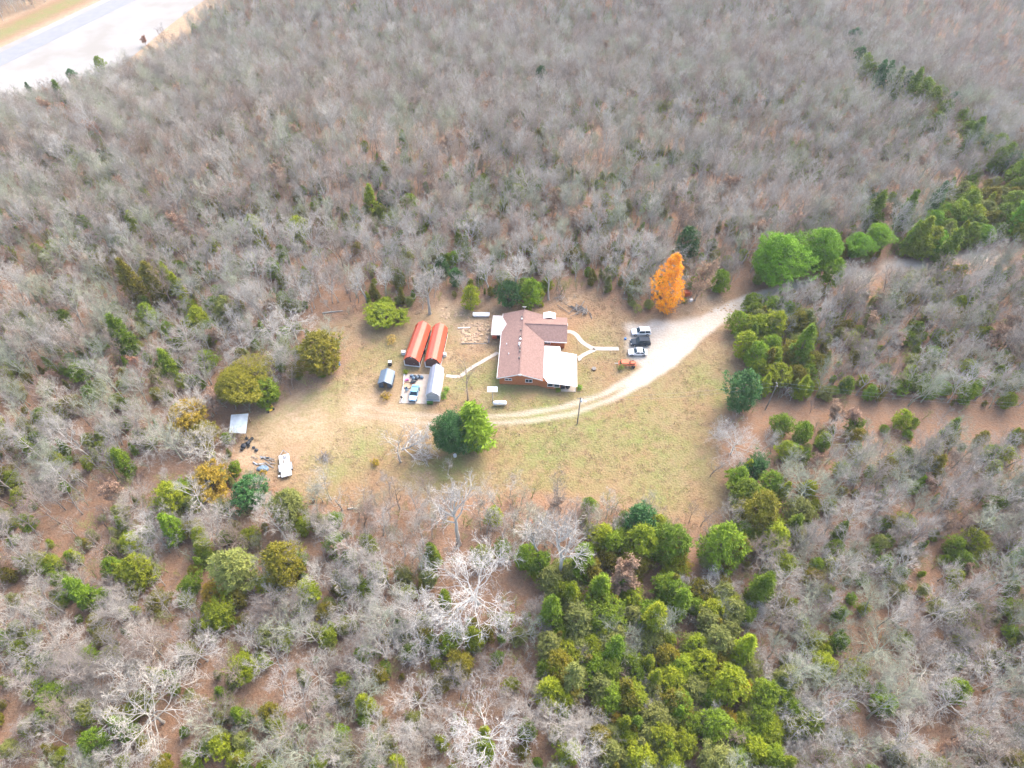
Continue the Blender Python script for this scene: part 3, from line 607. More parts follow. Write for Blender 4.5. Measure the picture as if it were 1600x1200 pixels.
for px, py, sz, lab, lf in [(146, 200, .75, 'single round rust orange crown in the forest near the pale highway', 'leaf_rust'), (97, 172, .62, 'wide rust orange crown close to the highway cedars', 'leaf_rust'),
                            (76, 186, .55, 'small rust orange crown beside the wide one near the highway', 'leaf_rust'), (222, 55, .45, 'little rust orange crown at the highway verge', 'leaf_rust'),
                            (328, 30, .7, 'reddish crown near the top edge in the far forest', 'leaf_rust'), (1485, 812, .55, 'tan leaf clump tree in the woods below the power line corridor', 'leaf_tan'),
                            (205, 572, .6, 'peach coloured leafy tree in the woods left of the olive cedars', 'leaf_rust'), (1385, 262, .6, 'tan leafed crown far behind the gravel track grove', 'leaf_tan'),
                            (1475, 15, .5, 'small orange crown near the top right corner', 'leaf_rust'), (1310, 640, .6, 'tan leaved tree at the mouth of the power line corridor', 'leaf_tan'),
                            (1340, 648, .6, 'tan leaved tree a little farther along the power line corridor', 'leaf_tan')]:
    x, y = P(px, py, 5); leafy_xy(x, y, 404, 11.0, 1100, .34, lf, 'bark_brown', lab, KW, sz * 1.15)

# ------------------------------------------------------------------ the forest
tk = np.array(taken); te = np.array(taken_ev)
def free(x, y, pad=0.0):
    if not np.all(np.hypot(tk[:, 0] - x, tk[:, 1] - y) > tk[:, 2] + pad): return False
    if random.random() < .15: return True      # near the lawn the cedars stand clear of taller trunks
    return not np.any((np.abs(te[:, 0] - x * te[:, 1] / max(y, 1)) < te[:, 2] * 1.3) & (te[:, 1] - y > 0) & (te[:, 1] - y < np.where(te[:, 1] > 170, 20.0, np.where(te[:, 1] > 130, 10.0, 5.0))))
GROVE = [P(1440, 412), P(1660, 412), P(1660, 300), P(1430, 300)]
THICK = PP([(855, 860), (1000, 820), (1160, 830), (1240, 1060), (1250, 1200), (950, 1200), (850, 1030)], 4)
THICK2 = PP([(1150, 485), (1215, 472), (1272, 520), (1275, 622), (1180, 622), (1168, 560)], 3)
THICK3 = PP([(1150, 715), (1215, 700), (1250, 800), (1240, 850), (1150, 845), (1165, 790)], 3)
def thick(x, y): return np.minimum(np.minimum(poly_sd(x, y, THICK), poly_sd(x, y, THICK2)), poly_sd(x, y, THICK3))
sp = 3.05; cand = []
ys = np.arange(-14, 640, sp); 
for yy in ys:
    half = .80 * yy + 115
    xs = np.arange(-half, half, sp)
    for xx in xs:
        if yy > 455 and (xx < 60 or random.random() < .15): continue
        x = xx + random.uniform(-1.6, 1.6); y = yy + random.uniform(-1.6, 1.6); cand.append((x, y))
cand = np.array(cand)
cs = clear_sd(cand[:, 0], cand[:, 1]); dr = drive_d(cand[:, 0], cand[:, 1]); hd = seg_dist(cand[:, 0], cand[:, 1], HWC)
ct = seg_dist(cand[:, 0], cand[:, 1], CUT); fd = poly_sd(cand[:, 0], cand[:, 1], FIELD); gv = poly_sd(cand[:, 0], cand[:, 1], GROVE); th = thick(cand[:, 0], cand[:, 1])
rn = rng.random(len(cand)); clump = fbm(cand[:, 0] / 16, cand[:, 1] / 16, 2)
keep = (cs > np.where((cand[:, 1] < 72) & (rn < .22), -3.0, 1.2)) & (dr > np.where(cand[:, 0] > 62, 4.8, 1.8)) & (ct > np.where(cand[:, 1] < 91, 10.0, 3.4)) & (gv > 0) & (fd > 2)
far = seg_side(cand[:, 0], cand[:, 1], HWC) > 0
keep &= np.where(far, hd > 30, hd > 49 + hw_wide(cand[:, 1]))
edge = poly_sd(cand[:, 0], cand[:, 1], PP([(430, 800), (520, 798), (640, 792), (780, 786), (900, 792), (985, 812), (960, 850), (800, 870), (600, 870), (440, 850)])) < 0
keep &= rn < np.where(edge, 1.0, np.where(th < 0, .14, .70 + .7 * (clump - .35) - .34 * sstep(-15, -60, cand[:, 0]) * sstep(115, 70, cand[:, 1])))
sel = [i for i in np.where(keep)[0] if free(cand[i, 0], cand[i, 1])]
pts = cand[sel]; zs = height(pts[:, 0], pts[:, 1])
ppx, ppy, pf = project(pts[:, 0], pts[:, 1], zs + 7)
inview = (ppx > -15) & (ppx < 1615) & (ppy > -10) & (ppy < 1215) & (pf > 1)
size = np.clip(rng.normal(.73, .15, len(pts)), .38, 1.15) * np.where(cs[sel] < 6, .85, 1); var = rng.integers(0, 7, len(pts))
lich = fbm(pts[:, 0] / 30 + 50, pts[:, 1] / 30, 2) - .35 * sstep(-20, -50, pts[:, 0]) * sstep(85, 60, pts[:, 1])
tone = rng.random(len(pts)); bark = np.where(tone < .11, 'bark_white', np.where(tone < .46, 'bark_pale', np.where(tone < .66 + .5 * (lich - .5), 'bark_lichen', np.where(tone < .88, 'bark_grey', 'bark_brown'))))
wb_ = (pts[:, 1] > 118) & (pts[:, 1] < 152) & (pts[:, 0] > -75) & (pts[:, 0] < 45) & (rng.random(len(pts)) < .42); bark = np.where(wb_, 'bark_white', bark)
N_BARE = 300 - 47
order = np.argsort(np.where(inview, pf / size ** .6, 1e9)); near = set(order[:N_BARE].tolist())
BN = {'bark_white': 'white barked', 'bark_pale': 'pale grey', 'bark_lichen': 'greenish grey', 'bark_grey': 'mid grey', 'bark_brown': 'brownish'}
for i in near:
    b = str(bark[i]); wide = pts[i, 1] < 92 and i % 3 == 0
    if wide: tree('oak', i % 3, pts[i, 0], pts[i, 1], random.uniform(3.4, 5.6) / RD['oak'], (b, b), 'bare_tree', f'{BN[b]} wide bare tree', 'bare tree', tilt=(random.uniform(-.06, .06), random.uniform(-.06, .06)))
    else: tree('bare', int(var[i]), pts[i, 0], pts[i, 1], float(size[i]), (b, b), 'bare_tree', f'{BN[b]} bare tree', 'bare tree', tilt=(random.uniform(-.06, .06), random.uniform(-.06, .06)))

def join_mesh(meshes, name, mats):
    V = []; F = []; MI = []
    for k, mb in enumerate(meshes): o = len(V); V += mb.v; F += [tuple(i + o for i in f) for f in mb.f]; MI += [min(k, len(mats) - 1)] * len(mb.f)
    me = bpy.data.meshes.new(name); me.from_pydata(V, [], F)
    for m in mats: me.materials.append(M[m])
    me.polygons.foreach_set('material_index', MI); me.update(); return me
def scatter(name, label, cat, P3, rot, scl, idx, sources):
    """one object whose geometry nodes set a source plant on every point"""
    src = bpy.data.collections.new(name + '_sources')
    for k, me in enumerate(sources): src.objects.link(bpy.data.objects.new(f'{name}_source_{k:02d}', me))
    me = bpy.data.meshes.new(name); me.from_pydata([tuple(p) for p in P3], [], [])
    for nm, ty, dt in (('rot', 'FLOAT_VECTOR', rot), ('scl', 'FLOAT', scl), ('idx', 'INT', idx)):
        a = me.attributes.new(nm, ty, 'POINT'); a.data.foreach_set('vector' if ty == 'FLOAT_VECTOR' else 'value', np.asarray(dt, np.int32 if ty == 'INT' else np.float32).ravel())
    ng = bpy.data.node_groups.new(name + '_scatter', 'GeometryNodeTree')
    ng.interface.new_socket('Geometry', in_out='INPUT', socket_type='NodeSocketGeometry'); ng.interface.new_socket('Geometry', in_out='OUTPUT', socket_type='NodeSocketGeometry')
    N = ng.nodes; L = ng.links; gi = N.new('NodeGroupInput'); go = N.new('NodeGroupOutput'); ip = N.new('GeometryNodeInstanceOnPoints')
    ci = N.new('GeometryNodeCollectionInfo'); ci.inputs['Collection'].default_value = src; ci.inputs['Separate Children'].default_value = True; ci.inputs['Reset Children'].default_value = True
    L.new(gi.outputs[0], ip.inputs['Points']); L.new(ci.outputs[0], ip.inputs['Instance']); ip.inputs['Pick Instance'].default_value = True
    for nm, ty, sock in (('rot', 'FLOAT_VECTOR', 'Rotation'), ('scl', 'FLOAT', 'Scale'), ('idx', 'INT', 'Instance Index')):
        na = N.new('GeometryNodeInputNamedAttribute'); na.data_type = ty; na.inputs['Name'].default_value = nm
        L.new(next(s for s in na.outputs if s.name == 'Attribute' and s.enabled), ip.inputs[sock])
    L.new(ip.outputs[0], go.inputs[0])
    o = obj(name, me); md = o.modifiers.new('scatter', 'NODES'); md.node_group = ng
    o['kind'] = 'stuff'; o['label'] = label; o['category'] = cat; return o
barks = ['bark_white', 'bark_pale', 'bark_lichen', 'bark_grey', 'bark_brown']
FORB = BARE[:5]
srcs = [join_mesh(t, 'bare_tree_source', [b]) for t in FORB for b in barks]
rest = [i for i in range(len(pts)) if i not in near]
tl = leafy(404, 11.0, 3, 500, .36, KW)
srcs.append(join_mesh(tl, 'tan_tree_source', ['bark_brown', 'bark_brown', 'leaf_tan']))
idx = [25 if random.random() < .035 else (int(var[i]) % 5) * 5 + barks.index(str(bark[i])) for i in rest]
scatter('forest', 'grey leafless forest covering the land around the homestead', 'forest', np.stack([pts[rest, 0], pts[rest, 1], zs[rest]], 1),
        np.stack([rng.normal(0, .05, len(rest)), rng.normal(0, .05, len(rest)), rng.uniform(0, 6.28, len(rest))], 1), size[rest], idx, srcs)

# understory: leafless saplings and brush, with small cedars here and there
nb = 19000; ux = rng.uniform(-330, 330, nb * 2); uy = rng.uniform(-5, 400, nb * 2)
c1 = clear_sd(ux, uy); ok = (np.abs(ux) < .8 * uy + 100) & (c1 > np.where(uy < 72, -2.5, -.5)) & (drive_d(ux, uy) > .8) & (seg_dist(ux, uy, HWC) > 50 + hw_wide(uy)) & (poly_sd(ux, uy, FIELD) > 0) & (fbm(ux / 9, uy / 9, 2) > .36)
incut = seg_dist(ux, uy, CUT) < 3.8; ok &= ~incut | (rng.random(len(ux)) < .35)
ux, uy = ux[ok], uy[ok]; uz = height(ux, uy); n = len(ux)
ssrc = [join_mesh(t, 'sapling_source', [b]) for t in SAP for b in ('bark_pale', 'brush', 'brush_olive', 'bark_lichen', 'brush_olive')]
scatter('undergrowth', 'thin leafless saplings and brush under the forest trees', 'undergrowth', np.stack([ux, uy, uz], 1), np.stack([rng.normal(0, .1, n), rng.normal(0, .1, n), rng.uniform(0, 6.28, n)], 1), rng.uniform(.35, 1.0, n), rng.integers(0, len(ssrc), n), ssrc)
ne = 11000; ex = rng.uniform(-330, 330, ne * 2); ey = rng.uniform(-5, 400, ne * 2)
ed = fbm(ex / 22 + 7, ey / 22 + 3, 2) + np.where(ey < 165, .13, -.05) + np.where(np.abs(ex) < 30, -.05, .04)
ok = (np.abs(ex) < .8 * ey + 100) & (clear_sd(ex, ey) > 1) & (drive_d(ex, ey) > 1.5) & (seg_dist(ex, ey, HWC) > 50 + hw_wide(ey)) & (poly_sd(ex, ey, FIELD) > 0) & (seg_dist(ex, ey, CUT) > 4) & ((ed > .48) | (thick(ex, ey) < 0) | (poly_sd(ex, ey, GROVE) < -4))
ex, ey = ex[ok], ey[ok]; ez = height(ex, ey); n = len(ex)
esrc = [join_mesh(EV[k][i], 'small_evergreen_source', ['bark_dark', c]) for k, i in (('cone', 0), ('oval', 1), ('round', 0), ('oval', 2)) for c in (g, b_, p_, o_)]
scatter('evergreen_saplings', 'small green cedars growing under the leafless forest', 'saplings', np.stack([ex, ey, ez], 1), np.stack([rng.normal(0, .08, n), rng.normal(0, .08, n), rng.uniform(0, 6.28, n)], 1), np.where((thick(ex, ey) < 0) | (poly_sd(ex, ey, GROVE) < -4), rng.uniform(.55, .95, n), rng.uniform(.2, .66, n)), rng.integers(0, len(esrc), n), esrc)
def tuft(seed, n=22, r=.5, h=.14):
    rr = random.Random(seed); m = MB()
    for k in range(n):
        a = rr.uniform(0, 6.28); d = rr.random() ** .6 * r; p = Vector((math.cos(a) * d, math.sin(a) * d, 0)); leaf_tri(m.v, m.f, p, (Vector((rr.gauss(0, 1.0), rr.gauss(0, 1.0), .5))).normalized(), h * rr.uniform(.6, 1.6), .05, rr)
    return m
M['dry_grass'] = mat('dry_grass', (.40, .295, .175), (.31, .215, .125), 1.0, .9, rnd=.25); M['green_grass'] = mat('green_grass', (.29, .30, .07), (.21, .23, .05), 1.0, .9, rnd=.25); M['dead_grass'] = mat('dead_grass', (.31, .19, .105), (.24, .14, .08), 1.0, .9, rnd=.25)
ng_ = 30000; lx = rng.uniform(-62, 64, ng_); ly = rng.uniform(58, 132, ng_)
in_slab = (lx > -25.2) & (lx < -18.6) & (ly > 94.7) & (ly < 104)
in_house = (lx > -3.4) & (lx < 15.2) & (ly > 98) & (ly < 121.5)
okg = (clear_sd(lx, ly) < 2) & (drive_d(lx, ly) > .3) & (poly_sd(lx, ly, PAD) > .3) & ~in_slab & ~in_house & (blobs(lx, ly, DIRT) < .55) & (rng.random(ng_) < .9 * fbm(lx / 5, ly / 5, 3) - .15)
lx, ly = lx[okg], ly[okg]; n = len(lx); gr = blobs(lx, ly, GREEN) * (.5 + fbm(lx / 7, ly / 7, 2)); gi_ = np.where(rng.random(n) < gr * .5, 1, np.where(rng.random(n) < .3, 2, 0))
scatter('lawn_grass', 'patchy dry and green grass tufts over the open lawn', 'grass', np.stack([lx, ly, height(lx, ly)], 1), np.stack([0 * lx, 0 * lx, rng.uniform(0, 6.28, n)], 1), rng.uniform(.5, 1.3, n), gi_, [join_mesh([tuft(600 + k)], 'grass_tuft_source', [m_]) for k, m_ in enumerate(('dry_grass', 'green_grass', 'dead_grass'))])
print('evergreens', len(EVL) + 12, 'bare', len(near) + 47, 'forest', len(rest), 'saplings', len(ux), len(ex))

# ------------------------------------------------------------------ building materials
def shingle_mat(name, c1, c2):
    m = mat(name, c1, c2, 2.2, .95, bump=.3, detail=6); nt = m.node_tree; N = nt.nodes; L = nt.links; p = N['Principled BSDF']
    br = N.new('ShaderNodeTexBrick'); br.inputs['Scale'].default_value = 1.0; br.inputs['Brick Width'].default_value = .33; br.inputs['Row Height'].default_value = .14; br.inputs['Mortar Size'].default_value = .012
    br.inputs['Color1'].default_value = (1, 1, 1, 1); br.inputs['Color2'].default_value = (.80, .80, .80, 1); br.inputs['Mortar'].default_value = (.6, .6, .6, 1)
    tc = N.new('ShaderNodeTexCoord'); mp = N.new('ShaderNodeMapping'); mp.inputs['Rotation'].default_value = (0, 0, R(90)); L.new(tc.outputs['Object'], mp.inputs[0]); L.new(mp.outputs[0], br.inputs['Vector'])
    mx = N.new('ShaderNodeMix'); mx.data_type = 'RGBA'; mx.blend_type = 'MULTIPLY'; mx.inputs[0].default_value = 1
    src = p.inputs['Base Color'].links[0].from_socket; L.new(src, mx.inputs[6]); L.new(br.outputs[0], mx.inputs[7]); L.new(mx.outputs[2], p.inputs['Base Color']); return m
def brick_mat(name, c1, c2, mort):
    m = mat(name, c1, c2, 3, .9); nt = m.node_tree; N = nt.nodes; L = nt.links; p = N['Principled BSDF']
    br = N.new('ShaderNodeTexBrick'); br.inputs['Scale'].default_value = 1.0; br.inputs['Brick Width'].default_value = .22; br.inputs['Row Height'].default_value = .075; br.inputs['Mortar Size'].default_value = .008
    br.inputs['Color1'].default_value = (*c1, 1); br.inputs['Color2'].default_value = (*c2, 1); br.inputs['Mortar'].default_value = (*mort, 1)
    tc = N.new('ShaderNodeTexCoord'); mp = N.new('ShaderNodeMapping'); mp.inputs['Rotation'].default_value = (R(90), 0, 0); L.new(tc.outputs['Object'], mp.inputs[0]); L.new(mp.outputs[0], br.inputs['Vector'])
    L.new(br.outputs[0], p.inputs['Base Color']); return m
def ribbed(name, c, rough=.4, metal=.0, pitch=9.0, ax=0, spec=.5, wear=.9):
    m = mat(name, c, [v * wear for v in c], .7, rough, metal, spec=spec, detail=5); nt = m.node_tree; N = nt.nodes; L = nt.links; p = N['Principled BSDF']
    tc = N.new('ShaderNodeTexCoord'); wv = N.new('ShaderNodeTexWave'); wv.bands_direction = 'XYZ'[ax]; wv.inputs['Scale'].default_value = pitch / 6.28 * 2
    L.new(tc.outputs['Object'], wv.inputs['Vector']); bp = N.new('ShaderNodeBump'); bp.inputs['Strength'].default_value = .35; bp.inputs['Distance'].default_value = .03
    L.new(wv.outputs['Fac'], bp.inputs['Height']); L.new(bp.outputs[0], p.inputs['Normal']); return m
M['shingle'] = shingle_mat('shingle', (.29, .182, .155), (.24, .15, .127))
M['brick'] = brick_mat('brick', (.46, .135, .035), (.40, .11, .03), (.42, .26, .17))
M['white'] = mat('white', (.80, .80, .80), (.74, .74, .73), 2, .6)
M['white_roof'] = ribbed('white_roof', (.70, .71, .73), .45, 0, 6, 1, wear=.95)
M['pink_roof'] = ribbed('pink_roof', (.40, .35, .34), .45, 0, 6, 1)
M['barn_red'] = ribbed('barn_red', (.60, .075, .032), .38, 0, 8, 1, spec=.6)
M['barn_sheen'] = ribbed('barn_sheen', (.55, .12, .075), .5, 0, 8, 1, spec=.4)  # paler red for the upper panels: sky sheen painted into the colour
M['barn_wall'] = mat('barn_wall', (.13, .065, .05), (.10, .05, .04), 3, .85, bump=.2)
M['grey_metal'] = ribbed('grey_metal', (.33, .35, .40), .45, .15, 8, 1)
M['grey_wall'] = ribbed('grey_wall', (.40, .46, .51), .5, .1, 8, 0)
M['shed_roof'] = ribbed('shed_roof', (.14, .19, .25), .5, .1, 8, 1)
M['shed_wall'] = ribbed('shed_wall', (.05, .09, .14), .5, .1, 8, 0)
M['tin'] = ribbed('tin', (.50, .56, .60), .4, .35, 10, 0, wear=.75)
M['glass'] = mat('glass', (.02, .04, .05), (.015, .03, .04), 2, .2, spec=.4)
M['slab'] = mat('slab', (.48, .40, .33), (.40, .33, .265), .9, .9, detail=6)
M['walk'] = mat('walk', (.46, .40, .34), (.38, .33, .275), 1.2, .9, detail=6)
M['black'] = mat('black', (.018, .018, .02), (.03, .03, .032), 4, .6)
M['rubber'] = mat('rubber', (.025, .025, .026), (.04, .04, .04), 6, .85)
M['steel'] = mat('steel', (.42, .43, .45), (.34, .35, .36), 3, .45, .6)
M['rust'] = mat('rust', (.20, .075, .035), (.12, .05, .03), 5, .9)
M['wood'] = mat('wood', (.36, .27, .19), (.28, .20, .14), 4, .9)
M['greywood'] = mat('greywood', (.22, .20, .18), (.15, .135, .12), 3, .9)
M['tank'] = mat('tank', (.82, .82, .82), (.74, .74, .74), 2, .4)
M['blue'] = mat('blue', (.05, .19, .42), (.04, .15, .35), 3, .5)
M['tarp_dark'] = mat('tarp_dark', (.02, .025, .035), (.05, .055, .065), 2, .45)
M['tarp_blue'] = mat('tarp_blue', (.10, .16, .22), (.16, .22, .28), 2, .55)
M['orange_paint'] = mat('orange_paint', (.62, .13, .05), (.48, .11, .05), 4, .55)
M['yellow'] = mat('yellow', (.72, .47, .05), (.6, .38, .04), 3, .5)
M['pink'] = mat('pink', (.62, .18, .38), (.5, .15, .3), 3, .6)
M['lime'] = mat('lime', (.20, .32, .03), (.13, .23, .02), 2, .7)
M['yellow_leaf'] = mat('yellow_leaf', (.55, .36, .07), (.42, .28, .06), 2, .7)
M['sandstone'] = mat('sandstone', (.42, .30, .195), (.33, .23, .145), 2, .95, rnd=.2)

# ------------------------------------------------------------------ brick house
HR = R(-3.4); HO = (1.78, 100.45)
house = thing('brick_house', 'single storey brick house with brown red shingle roof in the middle of the clearing', 'house', (HO[0], HO[1], 0), HR)
def to_house(x, y):
    dx, dy = x - HO[0], y - HO[1]; c, s = math.cos(-HR), math.sin(-HR); return (dx * c - dy * s, dx * s + dy * c)
EZ, RZ, HW, HL = 2.65, 4.15, 4.6, 19.6          # eave height, ridge height, half width of walls, length
OV = .5
def gable_wall(u0, u1, v, zt, mid=None):
    mid = (u0 + u1) / 2 if mid is None else mid
    return [(u0, v, 0), (u1, v, 0), (u1, v, EZ), (mid, v, zt), (u0, v, EZ)]
w = MB()
w.add([(-HW, 0, 0), (HW, 0, 0), (HW, HL, 0), (-HW, HL, 0), (-HW, 0, EZ), (HW, 0, EZ), (HW, HL, EZ), (-HW, HL, EZ), (0, 0, RZ - .12), (0, HL, RZ - .12)],
      [(0, 1, 5, 8, 4), (1, 2, 6, 5), (2, 3, 7, 9, 6), (3, 0, 4, 7), (4, 8, 9, 7), (8, 5, 6, 9)])
part('wall', w, 'brick', house)
WV0, WV1, WU = 11.9, 19.1, 9.9; WM = (WV0 + WV1) / 2
w = MB(); w.add([(HW - .02, WV0, 0), (WU, WV0, 0), (WU, WV1, 0), (HW - .02, WV1, 0), (HW - .02, WV0, EZ), (WU, WV0, EZ), (WU, WV1, EZ), (HW - .02, WV1, EZ), (HW - .02, WM, RZ - .15), (WU, WM, RZ - .15)],
      [(0, 1, 5, 4), (1, 2, 6, 9, 5), (2, 3, 7, 6), (4, 5, 9, 8), (8, 9, 6, 7)]); part('wing_wall', w, 'brick', house)
sl = (RZ - EZ) / HW; ez = EZ - OV * sl
rf = MB(); rf.slab([(-HW - OV, -OV, ez + .1), (0, -OV, RZ + .1), (0, HL + OV, RZ + .1), (-HW - OV, HL + OV, ez + .1)], .14); part('roof_slope', rf, 'shingle', house)
rf = MB(); rf.slab([(0, -OV, RZ + .1), (HW + OV, -OV, ez + .1), (HW + OV, HL + OV, ez + .1), (0, HL + OV, RZ + .1)], .14); part('roof_slope', rf, 'shingle', house)
wr = RZ - .04; wsl = (wr - EZ) / (WM - WV0)
rf = MB(); rf.slab([(HW + OV, WV0 - OV, EZ - OV * wsl + .12), (WU + OV, WV0 - OV, EZ - OV * wsl + .12), (WU + OV, WM, wr + .12), (.3, WM, wr + .12)], .14); part('wing_roof_slope', rf, 'shingle', house)
rf = MB(); rf.slab([(.3, WM, wr + .12), (WU + OV, WM, wr + .12), (WU + OV, WV1 + OV, EZ - OV * wsl + .12), (HW + OV, WV1 + OV, EZ - OV * wsl + .12)], .14); part('wing_roof_slope', rf, 'shingle', house)
rg_ = MB(); rg_.box((0, HL / 2, RZ + .13), (.34, HL + 2 * OV, .06)); part('ridge_cap', rg_, M['shingle'], house)
rg_ = MB(); rg_.box(((WU + OV + .3) / 2, WM, wr + .15), (WU + OV - .4, .3, .06)); part('ridge_cap', rg_, M['shingle'], house)
for s_ in (-1, 1):                              # white barge boards and fascia
    bb = MB(); bb.slab([(s_ * (HW + OV), -OV - .05, ez + .06), (s_ * (HW + OV), -OV - .005, ez + .06), (0, -OV - .005, RZ + .06), (0, -OV - .05, RZ + .06)][::s_ * -1 or 1], .24); part('barge_board', bb, 'white', house)
fb = MB(); fb.box((-HW - OV - .05, HL / 2, ez), (.08, HL + 2 * OV - .1, .2)); part('gutter', fb, 'white', house)
fb = MB(); fb.box((WU / 2 + HW / 2 + OV, WV0 - OV - .05, EZ - OV * wsl), (WU - HW, .08, .2)); part('gutter', fb, 'white', house)
fb = MB(); fb.box((0, -OV - .12, RZ - .05), (.6, .12, .5)); part('gable_vent', fb, 'white', house)
def window(u, v, z, wd, ht, face, panes=2, parent=house):  # face: 'f' front, 'r' right side, 'l' left side
    sx = (wd, .12, ht) if face == 'f' else (.12, wd, ht)
    f = MB(); t = .09
    off = {'f': (0, -.05), 'r': (.05, 0), 'l': (-.05, 0)}[face]
    def bx(du, dz, a, b):
        if face == 'f': f.box((u + du, v + off[1], z + dz), (a, .12, b))
        else: f.box((u + off[0], v + du, z + dz), (.12, a, b))
    bx(0, ht / 2, wd + 2 * t, t); bx(0, -ht / 2, wd + 2 * t, t)
    for k in range(panes + 1): bx(-wd / 2 + wd * k / panes, 0, t, ht)
    fr = part('window', f, 'white', parent)
    for k in range(panes):
        p_ = MB(); du = -wd / 2 + wd * (k + .5) / panes
        if face == 'f': p_.box((u + du, v - .03, z), (wd / panes - t, .03, ht - t))
        else: p_.box((u + off[0] * .6, v + du, z), (.03, wd / panes - t, ht - t))
        part('pane', p_, 'glass', fr)
window(-2.6, 0, 1.75, 1.5, .6, 'f'); window(2.0, 0, 1.6, 1.5, 1.0, 'f')
window(HW + 1.2, WV0, 1.8, 1.6, .9, 'f'); window(WU, WM + 1.3, 1.6, 1.4, 1.0, 'r'); window(-HW, 4.5, 1.6, 1.4, 1.0, 'l'); window(-HW, 9.0, 1.6, 1.0, .8, 'l')
d = MB(); d.box((WU + .04, WM - 1.2, 1.02), (.07, .95, 2.05)); dr_ = part('door', d, 'white', house); part('handle', MB().box((WU + .1, WM - 1.5, 1.0), (.06, .05, .05)), 'steel', dr_)
d = MB(); d.box((-HW - .04, 7.0, 1.02), (.07, .95, 2.05)); dr_ = part('door', d, 'white', house); part('handle', MB().box((-HW - .1, 7.3, 1.0), (.06, .05, .05)), 'steel', dr_)
for u, v, c, sz in [(-.5, 17.6, 'greywood', .3), (-.45, 16.8, 'white', .32), (-.5, 13.2, 'greywood', .34), (-.5, 11.2, 'greywood', .3), (-.45, 10.2, 'white', .42), (-.6, 8.9, 'white', .36), (-.6, 8.4, 'white', .3),
                    (-.45, 7.5, 'greywood', .32), (-.4, 6.4, 'greywood', .3), (-.4, 4.4, 'greywood', .32), (-3.6, 9.4, 'white', .2), (-2.9, 6.2, 'white', .2)]:
    zz = RZ - abs(u) * sl + .1; v_ = MB(); v_.lathe([(sz * .42, -.1), (sz * .42, .28), (sz * .7, .3), (sz * .5, .4), (.02, .44)], (u, v, zz), 8); part('roof_vent', v_, c, house)
ant = MB(); ant.tube([(0, HL + OV - .1, RZ), (0, HL + OV - .1, RZ + 1.1)], .04, 5); ant.box((0, HL + OV - .1, RZ + 1.1), (1.0, .06, .06)); ant.box((.0, HL + OV - .1, RZ + .9), (.6, .06, .06)); part('antenna', ant, 'steel', house)
# small white gabled hood over the back door of the wing
bk = MB(); bv = WV1 + OV - 1.0
bk.slab([(4.6, bv, 3.0), (6.1, bv, 3.45), (6.1, bv + 2.0, 3.45), (4.6, bv + 2.0, 3.0)], .12); part('back_porch_roof', bk, 'white_roof', house)
bk = MB(); bk.slab([(6.1, bv, 3.45), (7.6, bv, 3.0), (7.6, bv + 2.0, 3.0), (6.1, bv + 2.0, 3.45)], .12); part('back_porch_roof', bk, 'white_roof', house)
for u in (4.8, 7.4): part('porch_post', MB().box((u, bv + 1.85, 1.43), (.12, .12, 2.86)), 'white', house)
# white metal roofs over the added room and the open porch
PR = [to_house(*q) for q in [(7.54, 110.1), (11.19, 110.0), (11.2, 98.5), (7.96, 98.88), (6.95, 100.6)]]
q = PR; zz = lambda u: 2.62 - .045 * (u - 5)
part('porch_roof', MB().slab([(q[4][0], q[4][1], zz(q[4][0])), (q[3][0], q[3][1], zz(q[3][0])), (q[2][0], q[2][1], zz(q[2][0])), (q[1][0], q[1][1], zz(q[1][0])), (q[0][0], q[0][1], zz(q[0][0]))], .1), 'white_roof', house)
PR2 = [to_house(*q_) for q_ in [(11.23, 98.45), (14.45, 98.14), (14.93, 107.75), (11.23, 108.41)]]
part('porch_roof', MB().slab([(a, b, zz(a) - .03 - (.0 if i in (0, 3) else .05)) for i, (a, b) in enumerate(PR2)], .1), 'white_roof', house)
AD = [to_house(*q_) for q_ in [(4.7, 100.62), (7.95, 99.35), (10.85, 98.95), (10.95, 109.6), (7.0, 109.9), (6.6, 100.75)]]
part('added_room_wall', MB().prism(AD, 0, 2.34), 'brick', house)
for u0 in (8.55, 10.0):
    a, b = to_house(u0, 99.27 - (u0 - 7.95) * .14); window(a, b - .02, 1.55, 1.2, .95, 'f', 1)
FL = [to_house(*q_) for q_ in [(11.0, 98.5), (14.3, 98.3), (14.7, 107.6), (11.0, 108.2)]]
part('porch_floor', MB().prism(FL, 0, .12), 'slab', house)
for a, b in (FL[1], FL[2], (FL[1][0], (FL[1][1] + FL[2][1]) / 2)): part('porch_post', MB().box((a - .15, b + .1 if b < 2 else b - .15, 1.12), (.12, .12, 2.0)), 'white', house)
# gabled car port on the left side
cp = MB(); CV0, CV1, CU0 = 12.9, 19.5, -7.55; CM = (CV0 + CV1) / 2; ch = 2.95
part('carport_roof', MB().slab([(CU0, CV0, 2.45), (-4.6, CV0, 2.5), (-3.85, CM, ch), (CU0, CM, ch)], .1), 'pink_roof', house)
part('carport_roof', MB().slab([(CU0, CM, ch), (-3.85, CM, ch), (-4.6, CV1, 2.5), (CU0, CV1, 2.45)], .1), 'pink_roof', house)
for v in (CV0 + .2, CV1 - .2): part('carport_post', MB().box((CU0 + .15, v, 1.17), (.12, .12, 2.34)), 'wood', house)

